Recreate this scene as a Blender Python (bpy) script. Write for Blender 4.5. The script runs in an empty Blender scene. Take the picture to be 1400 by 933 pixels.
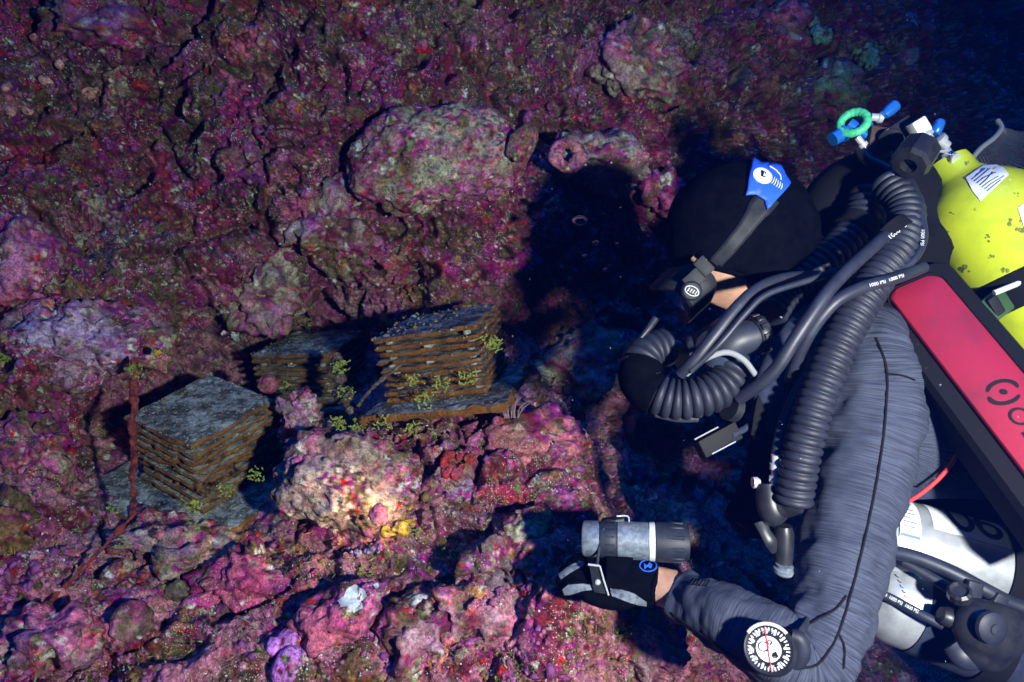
import bpy, bmesh, math, random
import numpy as np
from mathutils import Vector, Matrix
from mathutils.bvhtree import BVHTree

random.seed(7)
rng = np.random.default_rng(11)
S = bpy.context.scene
COL = S.collection

# ------------------------------------------------------------------ camera
PITCH = math.radians(22.0)
F = 912.0                                  # focal length in photograph pixels (1400 wide)
CAM = Vector((0.0, 0.0, 1.5))
RIGHT = Vector((1, 0, 0))
UP = Vector((0, math.sin(PITCH), math.cos(PITCH)))
FWD = Vector((0, math.cos(PITCH), -math.sin(PITCH)))
cd = bpy.data.cameras.new('camera')
cd.sensor_width = 36.0
cd.lens = 36.0 * F / 1400.0
cd.clip_start = 0.02
cd.clip_end = 200.0
co = bpy.data.objects.new('camera', cd)
co.location = CAM
co.rotation_euler = (math.radians(90) - PITCH, 0, 0)
COL.objects.link(co)
S.camera = co
cd.dof.use_dof = True
cd.dof.focus_distance = 1.35
cd.dof.aperture_fstop = 8.0

# ------------------------------------------------------------------ water light
w = bpy.data.worlds.new('World')
S.world = w
w.use_nodes = True
bg = w.node_tree.nodes['Background']
bg.inputs['Color'].default_value = (0.002, 0.014, 0.20, 1)
bg.inputs['Strength'].default_value = 0.36

def lamp(name, kind, loc, target, energy, color):
    l = bpy.data.lights.new(name, kind)
    l.energy = energy
    l.color = color
    o = bpy.data.objects.new(name, l)
    o.location = loc
    o.rotation_euler = (Vector(target) - Vector(loc)).to_track_quat('-Z', 'Y').to_euler()
    COL.objects.link(o)
    return l

def D(x, y, z):
    """direction or offset in metres: right, up, away from the photographer"""
    return RIGHT * x + UP * y + FWD * z

def P(px, py, d):
    """world point seen at photograph pixel (px, py), d metres in front of the lens"""
    return CAM + D((px - 700) / F * d, -(py - 466.5) / F * d, d)

# dim blue light coming down through the water
sun = lamp('sun', 'SUN', (0, 0, 6), (0.25, 0.9, 0), 2.0, (0.012, 0.16, 1.0))
sun.angle = math.radians(40)
# the photographer's flash, held out to the right of the camera
fl = lamp('flash', 'SPOT', CAM + D(0.60, -0.06, -0.20), P(600, 570, 1.5), 310.0, (1.0, 0.77, 0.74))
fl.spot_size = math.radians(116)
fl.spot_blend = 1.0
fl.shadow_soft_size = 0.035

S.view_settings.view_transform = 'Standard'
S.view_settings.look = 'None'
S.view_settings.gamma = 1.0
S.view_settings.use_curve_mapping = False
S.view_settings.exposure = 0.0
S.render.engine = 'CYCLES'
S.cycles.max_bounces = 3
S.cycles.diffuse_bounces = 1
S.cycles.volume_bounces = 0

# ------------------------------------------------------------------ object helpers
ORG = {}

def tag(o, label=None, cat=None, group=None, kind=None):
    if label: o['label'] = label
    if cat: o['category'] = cat
    if group: o['group'] = group
    if kind: o['kind'] = kind
    return o

def thing(name, loc, label, cat, group=None):
    o = bpy.data.objects.new(name, None)
    o.empty_display_size = 0.02
    o.location = loc
    COL.objects.link(o)
    ORG[o.name] = Vector(loc)
    return tag(o, label, cat, group)

def mk(name, vf, mat, parent=None, smooth=True, org=None, col=None, uv=None):
    """one mesh object from world-space (verts, faces)"""
    V, Fc = vf[0], vf[1]
    V = np.asarray([tuple(v) for v in V] if not isinstance(V, np.ndarray) else V, dtype=np.float64)
    if parent is not None:
        o0 = np.array(ORG[parent.name])
    elif org is not None:
        o0 = np.array(org)
    else:
        o0 = np.array([(V[:, 0].min() + V[:, 0].max()) / 2, (V[:, 1].min() + V[:, 1].max()) / 2, V[:, 2].min()])
    me = bpy.data.meshes.new(name)
    W = V - o0
    if isinstance(Fc, np.ndarray):
        n = Fc.shape[1]
        me.vertices.add(len(W)); me.vertices.foreach_set('co', W.astype(np.float32).ravel())
        me.loops.add(Fc.size); me.loops.foreach_set('vertex_index', Fc.astype(np.int32).ravel())
        me.polygons.add(len(Fc)); me.polygons.foreach_set('loop_start', np.arange(0, Fc.size, n, dtype=np.int32))
        me.update(calc_edges=True)
    else:
        me.from_pydata(W.tolist(), [], [list(f) for f in Fc])
        me.update()
    if smooth:
        me.polygons.foreach_set('use_smooth', np.ones(len(me.polygons), dtype=bool))
        if not isinstance(Fc, np.ndarray) and len(W) < 6000: me.set_sharp_from_angle(angle=math.radians(38))
    mats = mat if isinstance(mat, (list, tuple)) else [mat]
    for m in mats: me.materials.append(m)
    if len(mats) > 1 and len(vf) > 2:
        me.polygons.foreach_set('material_index', np.asarray(vf[2], dtype=np.int32))
    if col is not None:
        a = me.color_attributes.new('Col', 'FLOAT_COLOR', 'POINT')
        c = np.ones((len(W), 4), np.float32); c[:, :np.shape(col)[1]] = col
        a.data.foreach_set('color', c.ravel())
    if uv is not None:
        l = me.uv_layers.new(name='UVMap')
        idx = np.empty(len(me.loops), np.int32); me.loops.foreach_get('vertex_index', idx)
        l.data.foreach_set('uv', np.asarray(uv, np.float32)[idx].ravel())
    o = bpy.data.objects.new(name, me)
    COL.objects.link(o)
    ORG[o.name] = Vector(o0)
    if parent is not None:
        o.parent = parent
    else:
        o.location = o0
    return o

def flip_out(vf):
    bm = bmesh.new()
    vs = [bm.verts.new(v) for v in vf[0]]
    for f in vf[1]:
        try: bm.faces.new([vs[i] for i in f])
        except ValueError: pass
    bmesh.ops.recalc_face_normals(bm, faces=bm.faces)
    bm.verts.index_update()
    r = ([tuple(v.co) for v in bm.verts], [[v.index for v in f.verts] for f in bm.faces])
    bm.free()
    return r

def join(*parts):
    V, Fc, M = [], [], []
    for k, p in enumerate(parts):
        b = len(V)
        V += [tuple(v) for v in p[0]]
        Fc += [[i + b for i in f] for f in p[1]]
        M += list(p[2]) if len(p) > 2 else [0] * len(p[1])
    return V, Fc, M

def spline(pts, n):
    """Catmull-Rom through points (any dimension), n samples a span"""
    A = np.array([tuple(p) for p in pts], float)
    if len(A) == 2:
        t = np.linspace(0, 1, n + 1)[:, None]
        return A[0] * (1 - t) + A[1] * t
    E = np.vstack([2 * A[0] - A[1], A, 2 * A[-1] - A[-2]])
    out = []
    for i in range(1, len(E) - 2):
        p0, p1, p2, p3 = E[i - 1], E[i], E[i + 1], E[i + 2]
        for k in range(n):
            t = k / n
            out.append(0.5 * ((2 * p1) + (-p0 + p2) * t + (2 * p0 - 5 * p1 + 4 * p2 - p3) * t * t + (-p0 + 3 * p1 - 3 * p2 + p3) * t ** 3))
    out.append(A[-1])
    return np.array(out)

def frames(C, ref=None):
    T = np.gradient(C, axis=0)
    T /= np.linalg.norm(T, axis=1)[:, None] + 1e-12
    r = np.array(ref if ref is not None else (-FWD), float)
    n = r - T[0] * r.dot(T[0])
    if np.linalg.norm(n) < 1e-4: n = np.cross(T[0], [0.3, 0.5, 0.8])
    n /= np.linalg.norm(n)
    N = [n]
    for i in range(1, len(C)):
        n = n - T[i] * n.dot(T[i]); n /= np.linalg.norm(n) + 1e-12
        N.append(n)
    N = np.array(N)
    return T, N, np.cross(T, N)

def rings(C, R, seg=20, ref=None, flat=1.0, cap=True, a0=0.0):
    """skin of circles (or ellipses: flat scales the radius along ref) along the centre line C"""
    C = np.asarray(C, float); R = np.broadcast_to(np.asarray(R, float), (len(C),))
    T, N, Bn = frames(C, ref)
    a = np.linspace(0, 2 * math.pi, seg, endpoint=False) + a0
    V = (C[:, None, :] + (N[:, None, :] * np.cos(a)[None, :, None] * flat + Bn[:, None, :] * np.sin(a)[None, :, None]) * R[:, None, None])
    m = len(C)
    Fc = [[i * seg + j, i * seg + (j + 1) % seg, (i + 1) * seg + (j + 1) % seg, (i + 1) * seg + j] for i in range(m - 1) for j in range(seg)]
    V = V.reshape(-1, 3).tolist()
    if cap:
        Fc.append([j for j in range(seg)][::-1]); Fc.append([(m - 1) * seg + j for j in range(seg)])
    L = np.r_[0, np.cumsum(np.linalg.norm(np.diff(C, axis=0), axis=1))]
    uv = [(j / seg, L[i]) for i in range(m) for j in range(seg)]
    return flip_or(V, Fc), uv

def flip_or(V, Fc):
    return V, Fc

def tube(pts, rad, seg=16, n=6, **k):
    """smooth tube through world points; rad one value or one per point"""
    C = spline(pts, n)
    if np.ndim(rad) == 0: R = rad
    else: R = spline([(r,) for r in rad], n)[:, 0]
    return rings(C, R, seg, **k)[0]

def bellows(pts, r, pitch, depth=0.16, seg=22):
    """corrugated hose"""
    C0 = spline(pts, 24)
    L = np.r_[0, np.cumsum(np.linalg.norm(np.diff(C0, axis=0), axis=1))]
    n = max(2, int(round(L[-1] / pitch))) * 8
    s = np.linspace(0, L[-1], n + 1)
    C = np.stack([np.interp(s, L, C0[:, k]) for k in range(3)], 1)
    ph = np.abs(np.sin(np.pi * s / pitch * (round(L[-1] / pitch) * pitch / L[-1])))
    R = r * (1 - depth + depth * ph ** 0.55)
    return rings(C, R, seg)[0]

def lathe(p0, axis, prof, seg=28, ref=None):
    """turned shape: prof = [(distance along axis, radius)]"""
    a = Vector(axis).normalized()
    C = np.array([tuple(Vector(p0) + a * t) for t, r in prof], float)
    r0 = Vector(ref if ref is not None else (-FWD))
    n = (r0 - a * r0.dot(a))
    if n.length < 1e-3: n = a.orthogonal()
    n.normalize(); b = a.cross(n)
    ang = np.linspace(0, 2 * math.pi, seg, endpoint=False)
    V = []
    for (t, r), c in zip(prof, C):
        for q in ang:
            V.append(tuple(Vector(c) + (n * math.cos(q) + b * math.sin(q)) * r))
    m = len(prof)
    Fc = [[i * seg + j, i * seg + (j + 1) % seg, (i + 1) * seg + (j + 1) % seg, (i + 1) * seg + j] for i in range(m - 1) for j in range(seg)]
    if prof[0][1] > 1e-5: Fc.append(list(range(seg))[::-1])
    if prof[-1][1] > 1e-5: Fc.append([(m - 1) * seg + j for j in range(seg)])
    return V, Fc

def box(c, ax, ay, az, bevel=0.0, seg=2):
    """box with half-extent vectors ax, ay, az, edges rounded"""
    c, ax, ay, az = Vector(c), Vector(ax), Vector(ay), Vector(az)
    bm = bmesh.new()
    bmesh.ops.create_cube(bm, size=2.0)
    M = Matrix((ax, ay, az)).transposed().to_4x4()
    M.translation = c
    bmesh.ops.transform(bm, matrix=M, verts=bm.verts)
    if bevel > 0:
        bmesh.ops.bevel(bm, geom=list(bm.edges), offset=bevel, segments=seg, profile=0.6, affect='EDGES')
    bmesh.ops.recalc_face_normals(bm, faces=bm.faces)
    bm.verts.index_update()
    r = ([tuple(v.co) for v in bm.verts], [[v.index for v in f.verts] for f in bm.faces])
    bm.free()
    return r

def ico(sub):
    bm = bmesh.new()
    bmesh.ops.create_icosphere(bm, subdivisions=sub, radius=1.0)
    bm.verts.index_update()
    V = np.array([v.co[:] for v in bm.verts]); Fc = np.array([[v.index for v in f.verts] for f in bm.faces])
    bm.free()
    return V, Fc
ICO = {k: ico(k) for k in (1, 2, 3, 4, 5, 6)}

def text_mesh(s, size, extrude=0.0):
    """flat lettering in its own xy plane, centred"""
    cu = bpy.data.curves.new('lettering', 'FONT')
    cu.body = s; cu.size = size; cu.extrude = extrude; cu.resolution_u = 4
    o = bpy.data.objects.new('lettering', cu)
    COL.objects.link(o)
    bpy.context.view_layer.update()
    ev = o.evaluated_get(bpy.context.evaluated_depsgraph_get())
    me = ev.to_mesh()
    V = np.array([v.co[:] for v in me.vertices]); Fc = [list(p.vertices) for p in me.polygons]
    ev.to_mesh_clear()
    bpy.data.objects.remove(o); bpy.data.curves.remove(cu)
    c = (V.max(0) + V.min(0)) / 2
    return V - c, Fc

def bvh_of(o):
    me = o.data
    m = o.matrix_world
    org = ORG[o.name]
    return BVHTree.FromPolygons([Vector(v.co) + org for v in me.vertices], [list(p.vertices) for p in me.polygons])

def hit(bvh, px, py, lift=0.001):
    d = (P(px, py, 1.0) - CAM).normalized()
    loc, nor, i, t = bvh.ray_cast(CAM, d)
    if loc is None: return None
    if nor.dot(d) > 0: nor = -nor
    return loc + nor * lift

def decal(bvh, poly, thick=0.0012, lift=0.0008, sub=3):
    """thin patch laid on a surface under a photograph-space outline"""
    bm = bmesh.new()
    vs = [bm.verts.new((x, y, 0)) for x, y in poly]
    bm.faces.new(vs)
    bmesh.ops.triangulate(bm, faces=bm.faces)
    bmesh.ops.subdivide_edges(bm, edges=list(bm.edges), cuts=sub, use_grid_fill=True)
    bmesh.ops.triangulate(bm, faces=bm.faces)
    bm.verts.index_update()
    V, ok = [], True
    last = None
    for v in bm.verts:
        h = hit(bvh, v.co.x, v.co.y, lift + thick)
        if h is None: h = last if last is not None else P(v.co.x, v.co.y, 1.0)
        last = h
        V.append(tuple(h))
    Fc = [[v.index for v in f.verts] for f in bm.faces]
    bm.free()
    return V, Fc

def remesh(vf, voxel, smooth=4):
    """weld overlapping closed pieces into one continuous skin"""
    me = bpy.data.meshes.new('tmp'); me.from_pydata([tuple(v) for v in vf[0]], [], [list(f) for f in vf[1]]); me.update()
    o = bpy.data.objects.new('tmp', me); COL.objects.link(o)
    m = o.modifiers.new('r', 'REMESH'); m.mode = 'VOXEL'; m.voxel_size = voxel
    if smooth:
        s = o.modifiers.new('s', 'SMOOTH'); s.iterations = smooth; s.factor = 0.5
    bpy.context.view_layer.update()
    ev = o.evaluated_get(bpy.context.evaluated_depsgraph_get())
    e = ev.to_mesh()
    V = [tuple(v.co) for v in e.vertices]; Fc = [list(p.vertices) for p in e.polygons]
    ev.to_mesh_clear()
    bpy.data.objects.remove(o); bpy.data.meshes.remove(me)
    return V, Fc

# ------------------------------------------------------------------ numpy noise
def _h(ix, iy, iz, s):
    h = (ix.astype(np.uint32) * np.uint32(374761393) + iy.astype(np.uint32) * np.uint32(668265263)
         + iz.astype(np.uint32) * np.uint32(2147483647 - 104729) + np.uint32((s * 974634777) & 0xffffffff))
    h = (h ^ (h >> np.uint32(13))) * np.uint32(1274126177)
    h = (h ^ (h >> np.uint32(15))) * np.uint32(2246822519)
    return h ^ (h >> np.uint32(16))

GR = np.array([[1,1,0],[-1,1,0],[1,-1,0],[-1,-1,0],[1,0,1],[-1,0,1],[1,0,-1],[-1,0,-1],[0,1,1],[0,-1,1],[0,1,-1],[0,-1,-1],[1,1,0],[-1,1,0],[0,-1,1],[0,-1,-1]], np.float32)

def perlin(p, scale, seed=0):
    q = (np.asarray(p, np.float64) / scale + 1000.37 + seed * 17.31)
    i = np.floor(q).astype(np.int64); f = (q - i).astype(np.float32)
    u = f * f * f * (f * (f * 6 - 15) + 10)
    r = np.zeros(len(q), np.float32)
    for dx in (0, 1):
        wx = u[:, 0] if dx else 1 - u[:, 0]
        for dy in (0, 1):
            wy = u[:, 1] if dy else 1 - u[:, 1]
            for dz in (0, 1):
                wz = u[:, 2] if dz else 1 - u[:, 2]
                g = GR[_h(i[:, 0] + dx, i[:, 1] + dy, i[:, 2] + dz, seed) & np.uint32(15)]
                r += wx * wy * wz * (g[:, 0] * (f[:, 0] - dx) + g[:, 1] * (f[:, 1] - dy) + g[:, 2] * (f[:, 2] - dz))
    return r

def fbm(p, scale, oct=3, seed=0, gain=0.5):
    r = 0; a = 1.0
    for k in range(oct):
        r = r + a * perlin(p, scale / 2.03 ** k, seed + k * 7); a *= gain
    return r

def worley(p, scale, seed=0):
    """F1, F2 and a random number for the nearest cell"""
    q = (np.asarray(p, np.float64) / scale + 500.21 + seed * 3.7)
    b = np.floor(q - 0.5).astype(np.int64)
    f1 = np.full(len(q), 9.0, np.float32); f2 = f1.copy(); idd = np.zeros(len(q), np.float32)
    for dx in (0, 1):
        for dy in (0, 1):
            for dz in (0, 1):
                cx, cy, cz = b[:, 0] + dx, b[:, 1] + dy, b[:, 2] + dz
                h = _h(cx, cy, cz, seed + 91)
                j = 0.8
                ox = cx + 0.5 + j * ((h & np.uint32(1023)) / 1023.0 - 0.5)
                oy = cy + 0.5 + j * (((h >> np.uint32(10)) & np.uint32(1023)) / 1023.0 - 0.5)
                oz = cz + 0.5 + j * (((h >> np.uint32(20)) & np.uint32(1023)) / 1023.0 - 0.5)
                d = np.sqrt((q[:, 0] - ox) ** 2 + (q[:, 1] - oy) ** 2 + (q[:, 2] - oz) ** 2).astype(np.float32)
                rr = (_h(cx, cy, cz, seed + 400) / 4294967295.0).astype(np.float32)
                n = d < f1
                f2 = np.where(n, f1, np.minimum(f2, d)); idd = np.where(n, rr, idd); f1 = np.where(n, d, f1)
    return f1, f2, idd

def sstep(a, b, x):
    t = np.clip((x - a) / (b - a), 0, 1)
    return t * t * (3 - 2 * t)
# ------------------------------------------------------------------ materials
def mat(name, color, rough=0.6, spec=0.3, metal=0.0, noise=None, bump=None, **kw):
    m = bpy.data.materials.new(name); m.use_nodes = True
    nt = m.node_tree; b = nt.nodes['Principled BSDF']
    b.inputs['Base Color'].default_value = (*color, 1)
    b.inputs['Roughness'].default_value = rough
    b.inputs['Specular IOR Level'].default_value = spec
    b.inputs['Metallic'].default_value = metal
    for k, v in kw.items(): b.inputs[k].default_value = v
    tc = nt.nodes.new('ShaderNodeTexCoord')
    if noise:                                # (scale, second colour, low, high): worn, mottled surface
        n = nt.nodes.new('ShaderNodeTexNoise'); n.inputs['Scale'].default_value = noise[0]; n.inputs['Detail'].default_value = 6; n.inputs['Roughness'].default_value = 0.65
        nt.links.new(tc.outputs['Object'], n.inputs['Vector'])
        r = nt.nodes.new('ShaderNodeMapRange'); r.inputs['From Min'].default_value = noise[2]; r.inputs['From Max'].default_value = noise[3]
        nt.links.new(n.outputs['Fac'], r.inputs['Value'])
        x = nt.nodes.new('ShaderNodeMix'); x.data_type = 'RGBA'
        x.inputs['A'].default_value = (*color, 1); x.inputs['B'].default_value = (*noise[1], 1)
        nt.links.new(r.outputs['Result'], x.inputs['Factor']); nt.links.new(x.outputs['Result'], b.inputs['Base Color'])
    if bump:                                 # (scale, strength, distance)
        n = nt.nodes.new('ShaderNodeTexNoise'); n.inputs['Scale'].default_value = bump[0]; n.inputs['Detail'].default_value = 5
        nt.links.new(tc.outputs['Object'], n.inputs['Vector'])
        u = nt.nodes.new('ShaderNodeBump'); u.inputs['Strength'].default_value = bump[1]; u.inputs['Distance'].default_value = bump[2]
        nt.links.new(n.outputs['Fac'], u.inputs['Height']); nt.links.new(u.outputs['Normal'], b.inputs['Normal'])
    return m

def reef_mat(name, speck=0.5, bumpk=1.0):
    """living crust: the colony colours come from the 'Col' attribute, grain, specks and fine relief from nodes"""
    m = bpy.data.materials.new(name); m.use_nodes = True
    nt = m.node_tree; N = nt.nodes; L = nt.links
    b = N['Principled BSDF']
    b.inputs['Roughness'].default_value = 0.62
    b.inputs['Specular IOR Level'].default_value = 0.22
    geo = N.new('ShaderNodeNewGeometry')
    at = N.new('ShaderNodeAttribute'); at.attribute_name = 'Col'
    def noise(scale, detail=5, rough=0.6):
        n = N.new('ShaderNodeTexNoise'); n.inputs['Scale'].default_value = scale; n.inputs['Detail'].default_value = detail; n.inputs['Roughness'].default_value = rough
        L.new(geo.outputs['Position'], n.inputs['Vector']); return n
    def ramp(src, a, c, lo=0.0, hi=1.0):
        r = N.new('ShaderNodeMapRange'); r.inputs['From Min'].default_value = a; r.inputs['From Max'].default_value = c
        r.inputs['To Min'].default_value = lo; r.inputs['To Max'].default_value = hi
        L.new(src, r.inputs['Value']); return r.outputs['Result']
    def mix(fac, a, c, mode='MIX'):
        x = N.new('ShaderNodeMix'); x.data_type = 'RGBA'; x.blend_type = mode
        if isinstance(fac, float): x.inputs['Factor'].default_value = fac
        else: L.new(fac, x.inputs['Factor'])
        for s, v in (('A', a), ('B', c)):
            if isinstance(v, tuple): x.inputs[s].default_value = (*v, 1)
            else: L.new(v, x.inputs[s])
        return x.outputs['Result']
    def mul(a, c):
        x = N.new('ShaderNodeMath'); x.operation = 'MULTIPLY'
        L.new(a, x.inputs[0])
        if isinstance(c, float): x.inputs[1].default_value = c
        else: L.new(c, x.inputs[1])
        return x.outputs[0]
    c = at.outputs['Color']
    grain = noise(125, 5, 0.8)
    c = mix(1.0, c, mix(ramp(grain.outputs['Fac'], 0.36, 0.64), (0.30, 0.30, 0.30), (1.75, 1.72, 1.65)), 'MULTIPLY')
    # pale chalky specks in loose patches
    v = N.new('ShaderNodeTexVoronoi'); v.inputs['Scale'].default_value = 230
    L.new(geo.outputs['Position'], v.inputs['Vector'])
    keep = N.new('ShaderNodeSeparateColor'); L.new(v.outputs['Color'], keep.inputs['Color'])
    dot = ramp(v.outputs['Distance'], 0.36, 0.22)
    patch = ramp(at.outputs['Alpha'], 0.2, 0.9)
    c = mix(mul(mul(mul(dot, patch), ramp(keep.outputs['Red'], 0.45, 0.5)), speck), c, (0.60, 0.58, 0.54))
    L.new(c, b.inputs['Base Color'])
    ad = N.new('ShaderNodeMath'); ad.operation = 'ADD'
    L.new(grain.outputs['Fac'], ad.inputs[0]); L.new(noise(260, 2, 0.7).outputs['Fac'], ad.inputs[1])
    bu = N.new('ShaderNodeBump'); bu.inputs['Strength'].default_value = 0.9 * bumpk; bu.inputs['Distance'].default_value = 0.006
    L.new(ad.outputs[0], bu.inputs['Height']); L.new(bu.outputs['Normal'], b.inputs['Normal'])
    return m

def fabric_mat():
    """heather knit: fine streaks running round the limb"""
    m = bpy.data.materials.new('heather_fabric'); m.use_nodes = True
    nt = m.node_tree; N = nt.nodes; L = nt.links; b = N['Principled BSDF']
    b.inputs['Roughness'].default_value = 0.85; b.inputs['Specular IOR Level'].default_value = 0.15
    uv = N.new('ShaderNodeUVMap')
    def streak(su, sv, detail):
        mp = N.new('ShaderNodeMapping'); mp.inputs['Scale'].default_value = (su, sv, 1)
        L.new(uv.outputs['UV'], mp.inputs['Vector'])
        n = N.new('ShaderNodeTexNoise'); n.inputs['Scale'].default_value = 1; n.inputs['Detail'].default_value = detail; n.inputs['Roughness'].default_value = 0.7
        L.new(mp.outputs['Vector'], n.inputs['Vector']); return n.outputs['Fac']
    a = streak(8, 1250, 2); c2 = streak(4, 680, 2)
    ad = N.new('ShaderNodeMath'); ad.operation = 'ADD'; L.new(a, ad.inputs[0]); L.new(c2, ad.inputs[1])
    r = N.new('ShaderNodeMapRange'); r.inputs['From Min'].default_value = 0.78; r.inputs['From Max'].default_value = 1.2
    L.new(ad.outputs[0], r.inputs['Value'])
    x = N.new('ShaderNodeMix'); x.data_type = 'RGBA'
    x.inputs['A'].default_value = (0.010, 0.012, 0.022, 1); x.inputs['B'].default_value = (0.052, 0.061, 0.098, 1)
    L.new(r.outputs['Result'], x.inputs['Factor']); L.new(x.outputs['Result'], b.inputs['Base Color'])
    u = N.new('ShaderNodeBump'); u.inputs['Strength'].default_value = 0.15; u.inputs['Distance'].default_value = 0.002
    L.new(ad.outputs[0], u.inputs['Height']); L.new(u.outputs['Normal'], b.inputs['Normal'])
    return m

M = {}
M['reef'] = reef_mat('reef_crust', 0.8)
M['reef_smooth'] = reef_mat('boulder_crust', 0.45, 0.7)
M['fabric'] = fabric_mat()
def plate_mat(name, base, layers, bumps):
    """silted plate: base colour, then (noise scale, colour, from, to, strength) layers over it"""
    m = bpy.data.materials.new(name); m.use_nodes = True
    nt = m.node_tree; N = nt.nodes; L = nt.links; b = N['Principled BSDF']
    b.inputs['Roughness'].default_value = 0.9; b.inputs['Specular IOR Level'].default_value = 0.12
    geo = N.new('ShaderNodeNewGeometry'); c = None
    for sc, col, f0, f1, k in layers:
        n = N.new('ShaderNodeTexNoise'); n.inputs['Scale'].default_value = sc; n.inputs['Detail'].default_value = 4; n.inputs['Roughness'].default_value = 0.7
        L.new(geo.outputs['Position'], n.inputs['Vector'])
        r = N.new('ShaderNodeMapRange'); r.inputs['From Min'].default_value = f0; r.inputs['From Max'].default_value = f1; r.inputs['To Max'].default_value = k
        L.new(n.outputs['Fac'], r.inputs['Value'])
        x = N.new('ShaderNodeMix'); x.data_type = 'RGBA'; x.inputs['B'].default_value = (*col, 1)
        if c is None: x.inputs['A'].default_value = (*base, 1)
        else: L.new(c, x.inputs['A'])
        L.new(r.outputs['Result'], x.inputs['Factor']); c = x.outputs['Result']
    L.new(c, b.inputs['Base Color'])
    n = N.new('ShaderNodeTexNoise'); n.inputs['Scale'].default_value = bumps; n.inputs['Detail'].default_value = 4; n.inputs['Roughness'].default_value = 0.75
    L.new(geo.outputs['Position'], n.inputs['Vector'])
    u = N.new('ShaderNodeBump'); u.inputs['Strength'].default_value = 1.0; u.inputs['Distance'].default_value = 0.011
    L.new(n.outputs['Fac'], u.inputs['Height']); L.new(u.outputs['Normal'], b.inputs['Normal'])
    return m
M['silt'] = plate_mat('silty_plate_top', (0.075, 0.066, 0.055), [(24, (0.36, 0.34, 0.31), 0.43, 0.62, 1.0), (15, (0.055, 0.035, 0.024), 0.52, 0.62, 0.9), (22, (0.28, 0.10, 0.16), 0.63, 0.72, 0.7), (120, (0.55, 0.54, 0.50), 0.56, 0.66, 0.85), (95, (0.03, 0.026, 0.022), 0.56, 0.66, 0.85)], 110)
M['rust'] = plate_mat('brown_plate_edge', (0.16, 0.056, 0.012), [(45, (0.26, 0.105, 0.022), 0.42, 0.64, 1.0), (30, (0.06, 0.03, 0.015), 0.54, 0.66, 0.9), (24, (0.22, 0.19, 0.17), 0.62, 0.70, 0.8), (33, (0.26, 0.04, 0.09), 0.67, 0.74, 0.8)], 130)
M['spacer'] = mat('grey_spacer', (0.10, 0.10, 0.095), 0.85, 0.15, noise=(90, (0.25, 0.24, 0.22), 0.45, 0.6))
M['rubber'] = mat('black_rubber', (0.009, 0.011, 0.021), 0.55, 0.3, noise=(40, (0.018, 0.021, 0.036), 0.4, 0.7), bump=(300, 0.1, 0.001))
M['mask_rubber'] = mat('matt_black_silicone', (0.007, 0.008, 0.012), 0.6, 0.2, noise=(60, (0.012, 0.013, 0.018), 0.4, 0.6))
M['hose'] = mat('smooth_hose', (0.011, 0.013, 0.025), 0.48, 0.35, noise=(30, (0.020, 0.024, 0.041), 0.4, 0.7))
M['neoprene'] = mat('black_neoprene', (0.0010, 0.0012, 0.0026), 0.9, 0.02, noise=(60, (0.0018, 0.0021, 0.004), 0.4, 0.6), bump=(500, 0.2, 0.001))
M['webbing'] = mat('black_webbing', (0.006, 0.006, 0.008), 0.85, 0.1, bump=(600, 0.4, 0.001))
M['plastic'] = mat('black_plastic', (0.009, 0.010, 0.014), 0.4, 0.35, noise=(50, (0.016, 0.017, 0.023), 0.4, 0.6))
M['navy'] = mat('dark_navy_cordura', (0.016, 0.021, 0.045), 0.9, 0.1, noise=(45, (0.026, 0.033, 0.062), 0.4, 0.6), bump=(400, 0.3, 0.001))
M['skin'] = mat('skin', (0.40, 0.23, 0.165), 0.6, 0.3, noise=(55, (0.33, 0.165, 0.115), 0.4, 0.65), bump=(160, 0.25, 0.0015))
M['chrome'] = mat('chromed_brass', (0.62, 0.64, 0.68), 0.24, 0.6, 0.55, bump=(60, 0.15, 0.001))
M['alu'] = mat('brushed_aluminium', (0.30, 0.31, 0.34), 0.4, 0.5, 0.3, noise=(35, (0.20, 0.21, 0.24), 0.4, 0.65), bump=(120, 0.12, 0.001))
M['torch_metal'] = mat('scuffed_torch_metal', (0.10, 0.12, 0.155), 0.5, 0.5, 0.3, noise=(110, (0.19, 0.22, 0.27), 0.42, 0.62), bump=(220, 0.25, 0.001))
M['bezel'] = mat('pale_bezel', (0.60, 0.61, 0.60), 0.45, 0.4, 0.2)
M['yellow'] = mat('yellow_paint', (0.40, 0.46, 0.02), 0.4, 0.4, noise=(26, (0.30, 0.37, 0.02), 0.45, 0.7), bump=(90, 0.1, 0.001))
M['chip'] = mat('bare_chip', (0.10, 0.11, 0.03), 0.8, 0.2, noise=(200, (0.18, 0.20, 0.04), 0.4, 0.6))
M['red'] = mat('red_panel', (0.215, 0.009, 0.028), 0.5, 0.35, noise=(9, (0.11, 0.012, 0.028), 0.44, 0.70), bump=(220, 0.2, 0.001))
M['ink'] = mat('black_ink', (0.006, 0.006, 0.008), 0.7, 0.2)
M['white'] = mat('white_print', (0.56, 0.58, 0.60), 0.6, 0.3, noise=(70, (0.46, 0.48, 0.50), 0.45, 0.7))
M['sticker'] = mat('pale_sticker', (0.62, 0.64, 0.74), 0.5, 0.3, noise=(60, (0.52, 0.54, 0.66), 0.45, 0.7))
M['sticker_blue'] = mat('blue_sticker_print', (0.10, 0.14, 0.42), 0.6, 0.3)
M['blue'] = mat('blue_print', (0.012, 0.07, 0.50), 0.55, 0.35)
M['blue_metal'] = mat('blue_anodised', (0.02, 0.16, 0.62), 0.25, 0.5, 0.5)
M['green'] = mat('green_knob', (0.05, 0.42, 0.20), 0.5, 0.4, noise=(90, (0.03, 0.28, 0.15), 0.45, 0.65))
M['green_strap'] = mat('dark_green_buckle', (0.02, 0.055, 0.02), 0.5, 0.3)
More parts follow.
